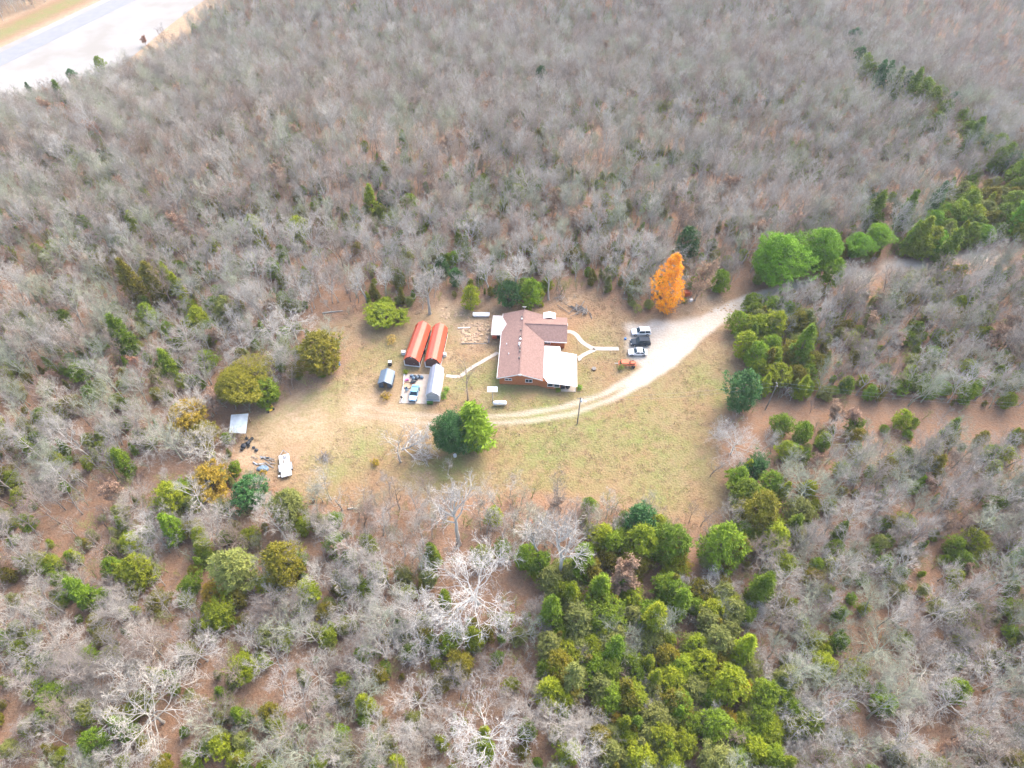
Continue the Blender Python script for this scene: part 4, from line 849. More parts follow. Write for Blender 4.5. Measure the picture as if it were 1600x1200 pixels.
# ------------------------------------------------------------------ barns and sheds
def barn(name, label, front, length, rz, W, wallh, knee, ridge, roofm, wallm, trim=True, open_front=False, cat='barn'):
    t = thing(name, label, cat, (front[0], front[1], 0), rz); h = W / 2; kx = h * .60; b0 = .22
    prof = [(-h, b0), (h, b0), (h, wallh), (kx, knee - .06), (0, ridge - .06), (-kx, knee - .06), (-h, wallh)]; n = len(prof)
    if open_front:
        w = MB(); L = length
        for s_ in (-1, 1): w.box((s_ * (h - .05), L / 2, (b0 + wallh) / 2), (.1, L, wallh - b0))
        w.box((0, L - .05, (b0 + wallh) / 2), (W - .2, .1, wallh - b0)); w.add([(-h, 0, wallh), (h, 0, wallh), (kx, 0, knee - .06), (0, 0, ridge - .06), (-kx, 0, knee - .06)], [(0, 1, 2, 3, 4)])
        w.box((-h + W * .2, .05, (b0 + wallh) / 2), (W * .3, .1, wallh - b0)); w.box((h - W * .2, .05, (b0 + wallh) / 2), (W * .3, .1, wallh - b0)); part('wall', w, wallm, t)
    else:
        w = MB(); w.add([(x, 0, z) for x, z in prof] + [(x, length, z) for x, z in prof], [tuple(range(n)), tuple(range(2 * n - 1, n - 1, -1))] + [(i, n + i, n + (i + 1) % n, (i + 1) % n) for i in range(n)])
        part('wall', w, wallm, t)
    o = .18; e = [(-h - .12, wallh - .12), (-kx, knee), (0, ridge), (kx, knee), (h + .12, wallh - .12)]
    for (x0, z0), (x1, z1) in zip(e[:-1], e[1:]):
        part('roof_panel', MB().slab([(x0, -o, z0), (x1, -o, z1), (x1, length + o, z1), (x0, length + o, z0)], .06), 'barn_sheen' if roofm == 'barn_red' and max(z0, z1) == ridge else roofm, t)
    part('ridge_cap', MB().box((0, length / 2, ridge + .03), (.28, length + 2 * o, .05)), roofm, t)
    if trim:
        for x in (-h, h):
            part('corner_trim', MB().box((x, -.03, (b0 + wallh) / 2), (.14, .1, wallh - b0)), 'white', t)
            part('skid', MB().box((x * .96, length / 2, .12), (.16, length + .1, .24)), 'white', t)
        part('sill', MB().box((0, -.06, .15), (W + .1, .12, .22)), 'white', t)
        dm = part('door', MB().box((0, -.04, 1.05), (1.5, .05, 1.7)), wallm, t); part('handle', MB().box((.5, -.09, 1.05), (.05, .06, .2)), 'white', dm)
        part('gable_vent', MB().box((0, -.06, ridge - .45), (.3, .06, .22)), 'white', t)
    return t
def aim(a, b): return -math.atan2(b[0] - a[0], b[1] - a[1])
b1 = barn('lofted_barn', 'red roofed brown lofted barn, farther from the house of the two', (-23.05, 106.1), 11.2, R(-9.0), 3.6, 1.95, 3.0, 3.55, 'barn_red', 'barn_wall')
b2 = barn('lofted_barn', 'red roofed brown lofted barn nearer to the house, behind the grey barn', (-18.25, 105.7), 10.9, R(-5.5), 3.5, 1.95, 3.0, 3.55, 'barn_red', 'barn_wall')
b3 = barn('lofted_barn', 'pale grey metal lofted barn beside the concrete slab', (-17.45, 95.75), 7.9, R(-3.2), 2.9, 2.1, 2.85, 3.4, 'grey_metal', 'grey_wall', trim=True)
b4 = barn('garden_shed', 'small slate blue metal shed with dark open front standing alone on bare dirt', (-28.45, 99.4), 3.6, R(-4.5), 3.0, 1.8, 2.14, 2.62, 'shed_roof', 'shed_wall', trim=False, open_front=True, cat='shed')
# boxes hung on the barns
def box_thing(name, label, cat, px, py, d, m, rz=0.0, z=0.0, bevel=.03, lid=None):
    x, y, gz = G(px, py); t = thing(name, label, cat, (x, y, gz + z), rz); part('body', MB().box((0, 0, d[2] / 2), d), m, t, bevel=bevel)
    if lid: part('lid', MB().box((0, 0, d[2] + .04), (d[0] + .08, d[1] + .08, .09)), lid, t, bevel=.02)
    return t
box_thing('air_conditioner', 'white air conditioner box on the outer side of the farther red barn', 'air conditioner', 631, 553, (.9, .8, .8), 'white', lid='steel')
box_thing('generator_box', 'black box wedged between the two red roofed barns', 'box', 662, 551, (.9, 1.0, 1.3), 'black', lid='black')
box_thing('air_conditioner', 'white box standing against the house side of the nearer red barn', 'air conditioner', 695, 556, (.7, .8, .8), 'white', lid='steel')
# tin roofed lean-to among the trees
q4 = [P(361, 648, 2.3), P(388, 646, 2.6), P(384, 677, 2.4), P(358, 676, 2.1)]
cx0 = sum(a for a, b in q4) / 4; cy0 = sum(b for a, b in q4) / 4
lt = thing('lean_to', 'tin roofed open lean-to tucked under olive cedars at the lawn edge', 'shed', (cx0, cy0, 0))
part('roof', MB().slab([(a - cx0, b - cy0, z) for (a, b), z in zip(q4[::-1], (2.1, 2.4, 2.6, 2.3))], .06), 'tin', lt)
for (a, b), z in zip(q4, (2.2, 2.45, 2.3, 2.0)): part('post', MB().box(((a - cx0) * .9, (b - cy0) * .9, z / 2 - .02), (.12, .12, z)), 'wood', lt)
part('back_wall', MB().box((-1.7, 0, 1.0), (.1, 3.4, 2.0)), 'greywood', lt)

# ------------------------------------------------------------------ slabs and walks
def flat(name, pts, z0, z1, m):
    o = part(name, MB().prism(pts, z0, z1), m); o['kind'] = 'structure'; return o
def ccw(pts):
    a = sum(x0 * y1 - x1 * y0 for (x0, y0), (x1, y1) in zip(pts, pts[1:] + pts[:1])); return pts if a > 0 else pts[::-1]
flat('concrete_slab', ccw([(-24.6, 103.7), (-18.8, 103.5), (-18.85, 94.9), (-25.0, 95.1)]), -.1, .10, 'slab')
def walk(name, pl, w, z=.05):
    pl = dense(pl, .9); me = MB(); L = []; Rr_ = []
    for i, (x, y) in enumerate(pl):
        a = np.array(pl[max(i - 1, 0)]); b = np.array(pl[min(i + 1, len(pl) - 1)]); t = (b - a) / np.linalg.norm(b - a); n = np.array([-t[1], t[0]])
        L.append((x + n[0] * w / 2, y + n[1] * w / 2)); Rr_.append((x - n[0] * w / 2, y - n[1] * w / 2))
    root = part(name, me.prism(ccw(L + Rr_[::-1]), -.05, z - .02), 'walk'); root['kind'] = 'structure'
    for i in range(len(pl) - 1):               # each poured flag with a joint to the next
        k = .04; q = [tuple(np.array(A) * (1 - f) + np.array(B) * f) for A, B, f in ((Rr_[i], Rr_[i + 1], k), (Rr_[i], Rr_[i + 1], 1 - k), (L[i], L[i + 1], 1 - k), (L[i], L[i + 1], k))]
        part('flag', MB().prism(ccw(q), 0, z), 'walk', root)
    return root
def curve(pl, n=5):
    out = []
    for i in range(len(pl) - 1):
        p0, p1, p2, p3 = [np.array(pl[min(max(i + k, 0), len(pl) - 1)]) for k in (-1, 0, 1, 2)]
        for k in range(n):
            t = k / n; out.append(tuple(.5 * (2 * p1 + (p2 - p0) * t + (2 * p0 - 5 * p1 + 4 * p2 - p3) * t * t + (3 * p1 - p0 - 3 * p2 + p3) * t ** 3)))
    return out + [tuple(pl[-1])]
walk('front_path', curve(PP([(883, 518), (893, 519), (901, 524), (908, 533), (918, 540), (930, 544.5), (967, 545)])), 1.15)
walk('porch_path', curve(PP([(904, 560), (913, 554), (930, 546)])), 1.0)
walk('side_path', curve(PP([(778, 551), (757, 563), (733, 577), (718, 588), (697, 587)])), .9)
flat('porch_step', ccw(PP([(902, 557), (907, 556), (909, 562), (904, 565)])), -.05, .14, 'walk')

# ------------------------------------------------------------------ vehicles
def car(name, label, loc, rz, L, W, H, paint, kind='suv', dirt=None):
    """nose towards -x in its own frame"""
    t = thing(name, label, 'car', loc, rz); h = W / 2
    bz, hz = .28, (.98 if kind == 'suv' else .86)
    nose = -L / 2; tail = L / 2
    if kind == 'suv': ws0, ws1, rw0, rw1 = nose + L * .27, nose + L * .43, tail - L * .10, tail - L * .02
    else: ws0, ws1, rw0, rw1 = nose + L * .29, nose + L * .45, tail - L * .30, tail - L * .14
    side = [(nose, bz + .1), (nose + .05, hz - .28), (nose + .35, hz - .10), (ws0, hz), (rw1, hz), (tail - .04, hz - (.02 if kind == 'suv' else .06)), (tail, bz + .3), (tail - .08, bz), (nose + .12, bz)]
    n = len(side); vs = []; k = [.86, .93, .96, 1, 1, .95, .95, .9, .9]
    for s_ in (-1, 1): vs += [(x, s_ * h * kk, z) for (x, z), kk in zip(side, k)]
    b = MB(); b.add(vs, [tuple(range(n)), tuple(range(2 * n - 1, n - 1, -1))] + [(i, n + i, n + (i + 1) % n, (i + 1) % n) for i in range(n)])
    part('body', b, paint, t, bevel=.07)
    rh = h * .80; zt = H - .05
    gl = MB(); gl.add([(ws0, -h * .93, hz - .02), (rw1, -h * .93, hz - .02), (rw1, h * .93, hz - .02), (ws0, h * .93, hz - .02), (ws1, -rh, zt), (rw0, -rh, zt), (rw0, rh, zt), (ws1, rh, zt)], [(3,2,1,0),(4,5,6,7),(0,1,5,4),(1,2,6,5),(2,3,7,6),(3,0,4,7)])
    part('window_glass', gl, 'glass', t)
    part('roof', MB().slab([(ws1 - .08, -rh - .04, zt + .05), (rw0 + .06, -rh - .04, zt + .05), (rw0 + .06, rh + .04, zt + .05), (ws1 - .08, rh + .04, zt + .05)], .08), paint, t, bevel=.03)
    for s_ in (-1, 1):
        for f in ((ws0 + .1, ws1), (None, (ws1 + rw0) / 2), (rw1, rw0)):
            x1 = f[1]; x0 = f[0] if f[0] is not None else x1 + .05
            part('pillar', MB().tube([(x0, s_ * h * .935, hz - .02), (x1, s_ * (rh + .01), zt + .02)], .055, 4), paint, t)
        part('mirror', MB().box((ws0 + .35, s_ * (h + .08), hz + .08), (.14, .2, .14)), paint, t, bevel=.03)
        part('headlight', MB().box((nose + .12, s_ * h * .66, hz - .24), (.2, .26, .1)), 'steel', t, bevel=.03)
        part('taillight', MB().box((tail - .05, s_ * h * .78, hz - .18), (.1, .22, .24)), 'orange_paint', t, bevel=.02)
        for x in (nose + L * .19, tail - L * .20):
            wl_ = MB().lathe([(.2, -.11), (.33, -.11), (.36, -.06), (.36, .06), (.33, .11), (.2, .11)], (x, s_ * (h - .10), .35), 16, 'Y'); ty = part('wheel', wl_, 'rubber', t)
            part('rim', MB().lathe([(.05, -.12), (.20, -.125), (.20, .125), (.05, .12)], (x, s_ * (h - .10), .35), 12, 'Y'), 'steel', ty)
    part('bumper', MB().box((nose + .02, 0, bz + .18), (.14, W * .84, .2)), 'black', t, bevel=.04)
    if kind == 'suv':
        for s_ in (-1, 1): part('roof_rail', MB().tube([(ws1 + .2, s_ * rh * .9, zt + .12), (rw0 - .1, s_ * rh * .9, zt + .12)], .03, 4), 'black', t)
    return t
M['car_white'] = mat('car_white', (.80, .82, .82), (.78, .80, .80), 1, .25, spec=.6)
M['car_black'] = mat('car_black', (.012, .026, .045), (.014, .03, .05), 1, .45, spec=.15)
M['car_blue'] = mat('car_blue', (.16, .36, .50), (.14, .32, .46), 2, .35, spec=.6)
M['car_pale_blue'] = mat('car_pale_blue', (.55, .72, .78), (.50, .68, .74), 2, .4, spec=.5)
car('parked_car', 'white sport utility car at the back of the row of three on the gravel', (*P(1001, 521.5), .02), R(2), 4.7, 1.85, 1.72, 'car_white')
car('parked_car', 'black sport utility car in the middle of the row of three', (*P(1000, 537.5), .02), R(1), 4.8, 1.92, 1.76, 'car_black')
car('parked_car', 'low white sedan at the front of the row of three', (*P(996, 553), .02), R(-1), 4.6, 1.78, 1.45, 'car_white', 'sedan')
oc = car('parked_car', 'old light blue sedan with pale hood parked on the concrete slab', (*P(648, 617), .10), R(84), 4.7, 1.8, 1.42, 'car_blue', 'sedan')
part('hood', MB().slab([(-2.1, -.74, .80), (-1.05, -.8, .875), (-1.05, .8, .875), (-2.1, .74, .80)][::1], .04), 'car_pale_blue', oc, label='pale faded hood')
# flatbed trailer
ta, tb, tc_ = P(438, 712), P(443, 748), P(457, 744); tcx, tcy = P(447, 730)
tr = thing('flatbed_trailer', 'white decked flatbed trailer parked on bare soil by the junk pile', 'trailer', (tcx, tcy, 0), aim(tb, ta))
for k in range(6): part('deck_plank', MB().box((-.82 + .328 * k, 0, .72), (.318, 5.4, .06)), 'white', tr)
part('frame', MB().box((-1.02, 0, .62), (.08, 5.5, .16)).box((1.02, 0, .62), (.08, 5.5, .16)).box((0, -2.74, .62), (2.0, .08, .16)).box((0, 2.74, .62), (2.0, .08, .16)), 'steel', tr)
part('tongue', MB().tube([(-.9, 2.75, .6), (0, 4.1, .55)], .06, 5).tube([(.9, 2.75, .6), (0, 4.1, .55)], .06, 5), 'steel', tr)
for s_ in (-1, 1):
    for y in (-.9, -.05):
        wl_ = part('wheel', MB().lathe([(.18, -.1), (.32, -.1), (.36, -.05), (.36, .05), (.32, .1), (.18, .1)], (s_ * 1.2, y, .36), 14, 'X'), 'rubber', tr); part('rim', MB().lathe([(.04, -.11), (.18, -.11), (.18, .11), (.04, .11)], (s_ * 1.2, y, .36), 10, 'X'), 'steel', wl_)
    part('fender', MB().box((s_ * 1.2, -.47, .80), (.3, 1.75, .05)), 'steel', tr)
part('jack_stand', MB().tube([(0, 3.9, 0), (0, 3.9, .9)], .04, 5), 'steel', tr)
tag(part('tool_roll', MB().blob((0, 0, .12), (.18, .5, .12), 1, .2, 3), 'greywood'), 'small brown bundle lying on the trailer deck', 'bundle').location = (tcx - .45, tcy + .9, .75)
tag(part('wooden_pallet', MB().box((0, 0, .06), (.8, .1, .06)).box((0, .35, .06), (.8, .1, .06)).box((0, -.35, .06), (.8, .1, .06)).box((-.35, 0, .0), (.1, .9, .08)).box((.35, 0, 0), (.1, .9, .08)), 'greywood'), 'small grey pallet on the front end of the trailer deck', 'pallet').location = (tcx - .5, tcy + 2.0, .80)
# propane tank
px_, py_ = P(781, 633); tk_ = thing('propane_tank', 'long white propane tank lying in the grass below the house', 'tank', (px_, py_, 0), R(1))
pr = [(0.02, -1.55), (.3, -1.48), (.46, -1.3), (.5, -1.1), (.5, 1.1), (.46, 1.3), (.3, 1.48), (.02, 1.55)]
part('vessel', MB().lathe(pr, (0, 0, .78), 18, 'X'), 'tank', tk_, smooth=True)
part('valve_dome', MB().lathe([(.18, 0), (.18, .16), (.1, .22), (.01, .23)], (0, 0, 1.25), 12), 'tank', tk_)
for x in (-.95, .95): part('leg', MB().box((x, 0, .15), (.16, .7, .36)), 'greywood', tk_)
# pale square panel on a post
px_, py_ = P(770, 629); ps = thing('post_panel', 'pale square panel raised on a tall post behind the propane tank', 'panel', (px_, py_, 0), 0)
part('post', MB().tube([(0, 0, 0), (0, 0, 4.3)], .08, 6), 'steel', ps); part('panel', MB().box((0, .1, 4.5), (2.2, 1.2, .07), rx=R(22)), 'car_white', ps); part('bracket', MB().box((0, .05, 4.36), (.4, .9, .1), rx=R(22)), 'steel', ps)
# utility pole and lines
ux_, uy_ = P(902, 662); up = thing('utility_pole', 'tall grey utility pole with white lamp beside the driveway bend', 'utility pole', (ux_, uy_, 0))
part('pole', MB().tube([(0, 0, 0), (.05, 0, 9.0)], [.15, .10], 8), 'greywood', up); part('crossarm', MB().box((.05, .1, 8.6), (1.3, .12, .12)), 'greywood', up)
part('transformer', MB().lathe([(.02, 0), (.25, .02), (.25, .7), (.02, .8)], (.3, 0, 7.6), 10), 'white', up); lampo = part('lamp_arm', MB().tube([(.05, 0, 8.0), (.5, -.2, 8.3), (.9, -.3, 8.25)], .04, 5), 'steel', up); part('lamp_head', MB().blob((1.0, -.32, 8.2), (.28, .2, .12), 1, 0), 'white', up)
ux2, uy2 = P(1196, 640); u2 = thing('utility_pole', 'utility pole at the lawn edge where the power lines enter the woods', 'utility pole', (ux2, uy2, float(height(ux2, uy2))))
part('pole', MB().tube([(0, 0, 0), (0, 0, 9.0)], [.15, .10], 8), 'greywood', u2); part('crossarm', MB().box((0, 0, 8.6), (.12, 1.3, .12)), 'greywood', u2)
CX = [(ux_, uy_, 8.7), (ux2, uy2, float(height(ux2, uy2)) + 8.7)] + [(x, y, float(height(x, y)) + 8.7) for x, y in (P(1660, 676),)]
for k, off in enumerate((-.5, .5)):
    ln = []
    for a, b in zip(CX[:-1], CX[1:]):
        for i in range(12):
            f = i / 12; ln.append((a[0] + (b[0] - a[0]) * f, a[1] + off + (b[1] - a[1]) * f, a[2] + (b[2] - a[2]) * f - 1.2 * 4 * f * (1 - f)))
    o = part('power_line', MB().tube(ln, .012, 4), 'steel'); tag(o, ['nearer thin power line crossing the lawn to the corridor', 'farther thin power line crossing the lawn to the corridor'][k], 'power line')

# ------------------------------------------------------------------ yard things
def drum(name, label, cat, px, py, r, h, m, hole=None):
    x, y, z = G(px, py); t = thing(name, label, cat, (x, y, z)); part('body', MB().lathe([(r * .97, 0), (r, .05), (r, h * .33), (r * 1.04, h * .35), (r, h * .37), (r, h * .97), (r * .9, h), (r * .85, h * .9), (.02, h * .88)], (0, 0, 0), 14), m, t)
    part('rim', MB().lathe([(r * .92, h - .02), (r * 1.05, h - .02), (r * 1.05, h + .04), (r * .92, h + .04)], (0, 0, 0), 14), hole or m, t); return t
drum('burn_barrel', 'rusty dark burn barrel standing at the lower left lawn edge', 'barrel', 491, 784, .32, .9, 'rust', 'black')
drum('blue_barrel', 'blue drum at the lawn edge beside the golden olive cedar', 'barrel', 530, 571, .32, .9, 'blue')
drum('orange_bucket', 'orange bucket at the lower lawn edge', 'bucket', 831, 817, .3, .5, 'orange_paint')
drum('fire_ring', 'round dark fire ring on the grass right of the white porch', 'fire ring', 928, 577, .5, .3, 'rust', 'greywood')
drum('white_bucket', 'white pail under the dark cedar on the lawn', 'bucket', 711, 713, .35, .5, 'white')
drum('white_drum', 'white pail beside the orange bucket at the lower lawn edge', 'bucket', 829, 836, .3, .5, 'white')
box_thing('trash_bin', 'black wheeled bin alone on the grass beside the farther red barn', 'bin', 610, 570, (.75, .75, 1.05), 'black', lid='steel')
box_thing('wood_cabinet', 'weathered tan cabinet lying by the small blue shed', 'cabinet', 600, 617, (.8, 1.4, .5), 'sandstone', R(-20))
box_thing('cooler_box', 'small blue box on the grass beside the white cars', 'box', 977, 530, (.5, .5, .4), 'blue')
box_thing('white_crate', 'white crate near the lower left corner of the trailer', 'crate', 437, 745, (.5, .35, .35), 'white', .3)
box_thing('heat_pump', 'grey heat pump against the right wall of the house wing', 'heat pump', 884, 511, (.8, .8, .8), 'steel', lid='steel')
box_thing('planter_box', 'brown planter with pale pots beside the brick wing wall', 'planter', 866, 543, (1.5, .6, .5), 'rust', lid='sandstone')
box_thing('red_chest', 'orange red chest under the carport roof edge', 'chest', 773, 528, (1.1, .6, .8), 'orange_paint')
box_thing('black_grill', 'black grill standing under the carport beside the red chest', 'grill', 778, 528, (.6, .6, 1.0), 'black')
# tyre on the porch
def tyre(name, label, x, y, z, r, rot=(0, 0, 0), group=None):
    o = part(name, MB().lathe([(r * .55, -.12), (r * .92, -.12), (r, -.06), (r, .06), (r * .92, .12), (r * .55, .12), (r * .6, 0)], (0, 0, 0), 18), 'rubber'); o.location = (x, y, z); o.rotation_euler = rot; tag(o, label, 'tyre', group); return o
x, y, z = G(887, 607); tyre('tyre', 'big black tyre leaning at the open end of the white roofed porch', x, y, .62, .5, (R(55), 0, 0))
box_thing('porch_chest', 'dark chest beside the big tyre on the porch', 'chest', 879, 607, (.9, .6, .6), 'tarp_dark', z=.12)
# long white tank body behind the carport
x, y = P(752, 494); wb = thing('water_trough', 'long white trough lying behind the carport next to the sandy patch', 'trough', (x, y, 0), R(-1))
part('shell', MB().add([(-2.0, -.5, .75), (2.0, -.5, .75), (2.0, .5, .75), (-2.0, .5, .75), (-1.9, -.4, .1), (1.9, -.4, .1), (1.9, .4, .1), (-1.9, .4, .1)], [(4, 7, 6, 5), (0, 4, 5, 1), (1, 5, 6, 2), (2, 6, 7, 3), (3, 7, 4, 0)]), 'white', wb)
part('rim', MB().box((0, -.52, .76), (4.1, .1, .08)).box((0, .52, .76), (4.1, .1, .08)).box((-2.02, 0, .76), (.1, 1.0, .08)).box((2.02, 0, .76), (.1, 1.0, .08)), 'white', wb); part('cover', MB().box((0, 0, .70), (3.9, .9, .04)), 'car_white', wb)
for xx in (-1.4, 1.4): part('foot', MB().box((xx, 0, .05), (.15, .9, .12)), 'steel', wb)
# orange tractor-drawn implement
x, y = P(980, 571); tx = thing('farm_implement', 'faded orange red tractor implement parked in the grass below the white sedan', 'implement', (x, y, 0), R(-4))
part('frame', MB().tube([(-2.0, -.6, .7), (1.9, -.6, .7)], .09, 6).tube([(-2.0, .6, .7), (1.9, .6, .7)], .09, 6).tube([(-2.0, -.6, .7), (-2.0, .6, .7)], .09, 6).tube([(1.9, -.6, .7), (1.9, .6, .7)], .09, 6).tube([(0, -.6, .7), (0, .6, .7)], .08, 6), 'orange_paint', tx)
part('hopper', MB().add([(-1.5, -.6, 1.3), (.2, -.6, 1.3), (.2, .6, 1.3), (-1.5, .6, 1.3), (-1.2, -.3, .75), (0, -.3, .75), (0, .3, .75), (-1.2, .3, .75)], [(0, 4, 5, 1), (1, 5, 6, 2), (2, 6, 7, 3), (3, 7, 4, 0), (4, 7, 6, 5), (0, 1, 2, 3)]), 'orange_paint', tx, bevel=.03)
part('engine_cover', MB().box((1.05, 0, 1.0), (1.2, .8, .5)), 'orange_paint', tx, bevel=.06); part('drawbar', MB().tube([(-2.0, 0, .6), (-3.0, 0, .5)], .07, 5), 'steel', tx); part('seat', MB().box((.45, 0, 1.1), (.4, .45, .1)).box((.65, 0, 1.35), (.08, .45, .45)), 'black', tx)
for s_ in (-1, 1):
    for xx, r in ((-1.3, .38), (1.3, .45)):
        wl_ = part('wheel', MB().lathe([(r * .5, -.1), (r * .92, -.1), (r, 0), (r * .92, .1), (r * .5, .1)], (xx, s_ * .85, r), 14, 'Y'), 'rubber', tx); part('rim', MB().lathe([(.04, -.08), (r * .5, -.09), (r * .5, .09), (.04, .08)], (xx, s_ * .85, r), 10, 'Y'), 'orange_paint', wl_)
# riding mower
x, y = P(423, 640); mw = thing('riding_mower', 'yellow and green riding mower at the edge of the cedars', 'mower', (x, y, 0), R(40))
part('hood', MB().box((-.6, 0, .62), (.8, .5, .4)), 'lime', mw, bevel=.08); part('seat', MB().box((.4, 0, .7), (.45, .45, .1)).box((.6, 0, .95), (.1, .45, .45)), 'yellow', mw, bevel=.03); part('deck', MB().box((0, 0, .25), (1.0, 1.15, .2)), 'yellow', mw, bevel=.05)
part('chassis', MB().box((0, 0, .42), (1.5, .45, .18)), 'lime', mw); part('steering_wheel', MB().lathe([(.14, -.02), (.19, -.02), (.19, .02), (.14, .02)], (-.05, 0, .98), 12), 'black', mw); part('steering_column', MB().tube([(-.2, 0, .6), (-.05, 0, .98)], .03, 5), 'black', mw)
for s_ in (-1, 1):
    for xx, r in ((-.75, .2), (.5, .28)): part('wheel', MB().lathe([(r * .4, -.09), (r * .9, -.09), (r, 0), (r * .9, .09), (r * .4, .09)], (xx, s_ * .5, r), 12, 'Y'), 'rubber', mw)
# dark heap beside the lean-to: tyres and rubbish bags
rr = random.Random(9)
for k, (a, b) in enumerate([(386, 685), (391, 690), (384, 694), (389, 698), (394, 686), (379, 703)]):
    x, y, z = G(a, b); tyre('tyre', 'dark tyre in the heap below the tin roofed lean-to', x, y, .16 + .2 * (k % 2), .38, (rr.uniform(-.4, .4), rr.uniform(-.4, .4), 0), 'tyres heaped by the lean-to')
for k, (a, b, s_) in enumerate([(381, 698, .6), (388, 693, .5), (397, 700, .35), (401, 704, .4)]):
    x, y, z = G(a, b); o = part('rubbish_bag', MB().blob((0, 0, s_ * .6), (s_, s_ * .9, s_ * .65), 2, .2, k), 'tarp_dark', smooth=True); o.location = (x, y, 0); tag(o, 'black rubbish bag in the junk beside the dark tyres', 'rubbish bag', 'rubbish bags by the lean-to')
x, y, z = G(411, 733); o = part('tarpaulin', MB().blob((0, 0, .22), (1.1, .7, .3), 3, .3, 4), 'tarp_blue'); o.location = (x, y, 0); tag(o, 'crumpled blue grey tarpaulin at the end of the junk boards', 'tarpaulin')
for k in range(16):
    a, b = rr.uniform(398, 428), rr.uniform(714, 729); x, y, z = G(a, b); L_ = rr.uniform(1.2, 3.2)
    o = part('board', MB().box((0, 0, 0), (L_, rr.uniform(.12, .3), .06)), rr.choice(['greywood', 'greywood', 'tarp_dark', 'steel'])); o.location = (x, y, .06 + .05 * (k % 4)); o.rotation_euler = (0, rr.uniform(-.06, .06), rr.uniform(-.7, .2)); tag(o, 'weathered board in the scrap pile beside the trailer', 'board', 'scrap boards beside the trailer')
# brush pile on the lawn, log pile behind the house
def sticks(name, label, cat, px, py, n, rad, Lr, r, m, seed):
    x, y, z = G(px, py); rr = random.Random(seed); t = thing(name, label, cat, (x, y, z))
    for k in range(n):
        a = rr.uniform(0, 6.28); L_ = rr.uniform(*Lr); c = (rr.gauss(0, rad), rr.gauss(0, rad * .7), .06 + rr.random() * .35); d = (math.cos(a) * L_ / 2, math.sin(a) * L_ / 2, rr.uniform(-.1, .1))
        part('stick', MB().tube([(c[0] - d[0], c[1] - d[1], c[2] - d[2] + .05), (c[0] + rr.uniform(-.1, .1), c[1] + rr.uniform(-.1, .1), c[2] + .1), (c[0] + d[0], c[1] + d[1], c[2] + d[2] + .05)], [r, r * .8, r * .4], 4), m, t)
    return t
sticks('brush_pile', 'grey brush pile on the open lawn right of the trailer', 'brush pile', 507, 716, 46, .9, (.8, 2.2), .05, 'greywood', 1)
sticks('brush_pile', 'pale brush heap at the foot of the cedar pair on the lawn', 'brush pile', 756, 690, 40, .9, (.8, 2.0), .07, 'bark_pale', 2)
sticks('log_pile', 'long grey heap of logs on the grass behind the house wing', 'log pile', 908, 484, 22, 1.2, (2.0, 4.2), .14, 'greywood', 3)
sticks('brush_pile', 'dark brush under the fallen white tree', 'brush pile', 660, 712, 46, 1.5, (1.0, 3.0), .05, 'bark_brown', 4)
sticks('brush_pile', 'tangle of brush at the wood edge left of the log pile', 'brush pile', 880, 466, 30, 1.3, (.8, 2.2), .05, 'bark_pale', 5)
for a, b, L_, rz, lab in [(551, 795, 1.9, .05, 'short white log at the lower lawn edge'), (1165, 485, 2.5, .6, 'pale log lying beside the driveway mouth'), (520, 488, 5, .15, 'thin fallen trunk at the wood edge left of the barns')]:
    x, y, z = G(a, b); o = part('log', MB().tube([(-L_ / 2, 0, .16), (0, .05, .18), (L_ / 2, 0, .15)], [.16, .15, .11], 8), 'bark_white'); o.location = (x, y, z); o.rotation_euler = (0, 0, rz); tag(o, lab, 'log')
# sandy rubble patch left of the house: stones, boards
rs = [MB().blob((0, 0, 0), (.5, .4, .22), 0, .28, s_).mesh('stone', M['sandstone']) for s_ in range(5)]
for k in range(120):
    if k < 95: a, b = rr.uniform(722, 764), rr.uniform(502, 536)
    else: a, b = rr.uniform(690, 735), rr.uniform(478, 497)
    x, y, z = G(a, b); s_ = rr.uniform(.35, 1.25); o = obj('stone', rs[k % 5]); o.location = (x, y, .03); o.scale = (s_, s_, s_ * .8); o.rotation_euler = (0, 0, rr.uniform(0, 6.28)); tag(o, 'tan stone in the sandy rubble between the barns and the carport', 'stone', 'stones in the rubble patch')
for a, b, L_, rz, m, lab in [(725, 513, 3.0, .1, 'white', 'white plank lying across the sandy rubble patch'), (751, 508, 3.0, 1.1, 'wood', 'tan plank leaning over the sandy rubble patch'), (742, 537, 6.0, .0, 'greywood', 'long grey board edging the sandy rubble patch'), (764, 531, 2.6, 1.55, 'greywood', 'grey rail panel at the carport corner')]:
    x, y, z = G(a, b); o = part('plank', MB().box((0, 0, 0), (L_, .22, .08)), m); o.location = (x, y, .24 if L_ < 4 else .1); o.rotation_euler = (0, .04, rz); tag(o, lab, 'plank')
for k in range(60):
    a, b = rr.uniform(1085, 1150), rr.uniform(470, 488); x, y, z = G(a, b); s_ = rr.uniform(.25, .8); o = obj('stone', rs[k % 5]); o.location = (x, y, z + .03); o.scale = (s_,) * 3; o.rotation_euler = (0, 0, rr.uniform(0, 6.28)); tag(o, 'pale stone in the rubble at the upper edge of the gravel lot', 'stone', 'stones beside the gravel lot')
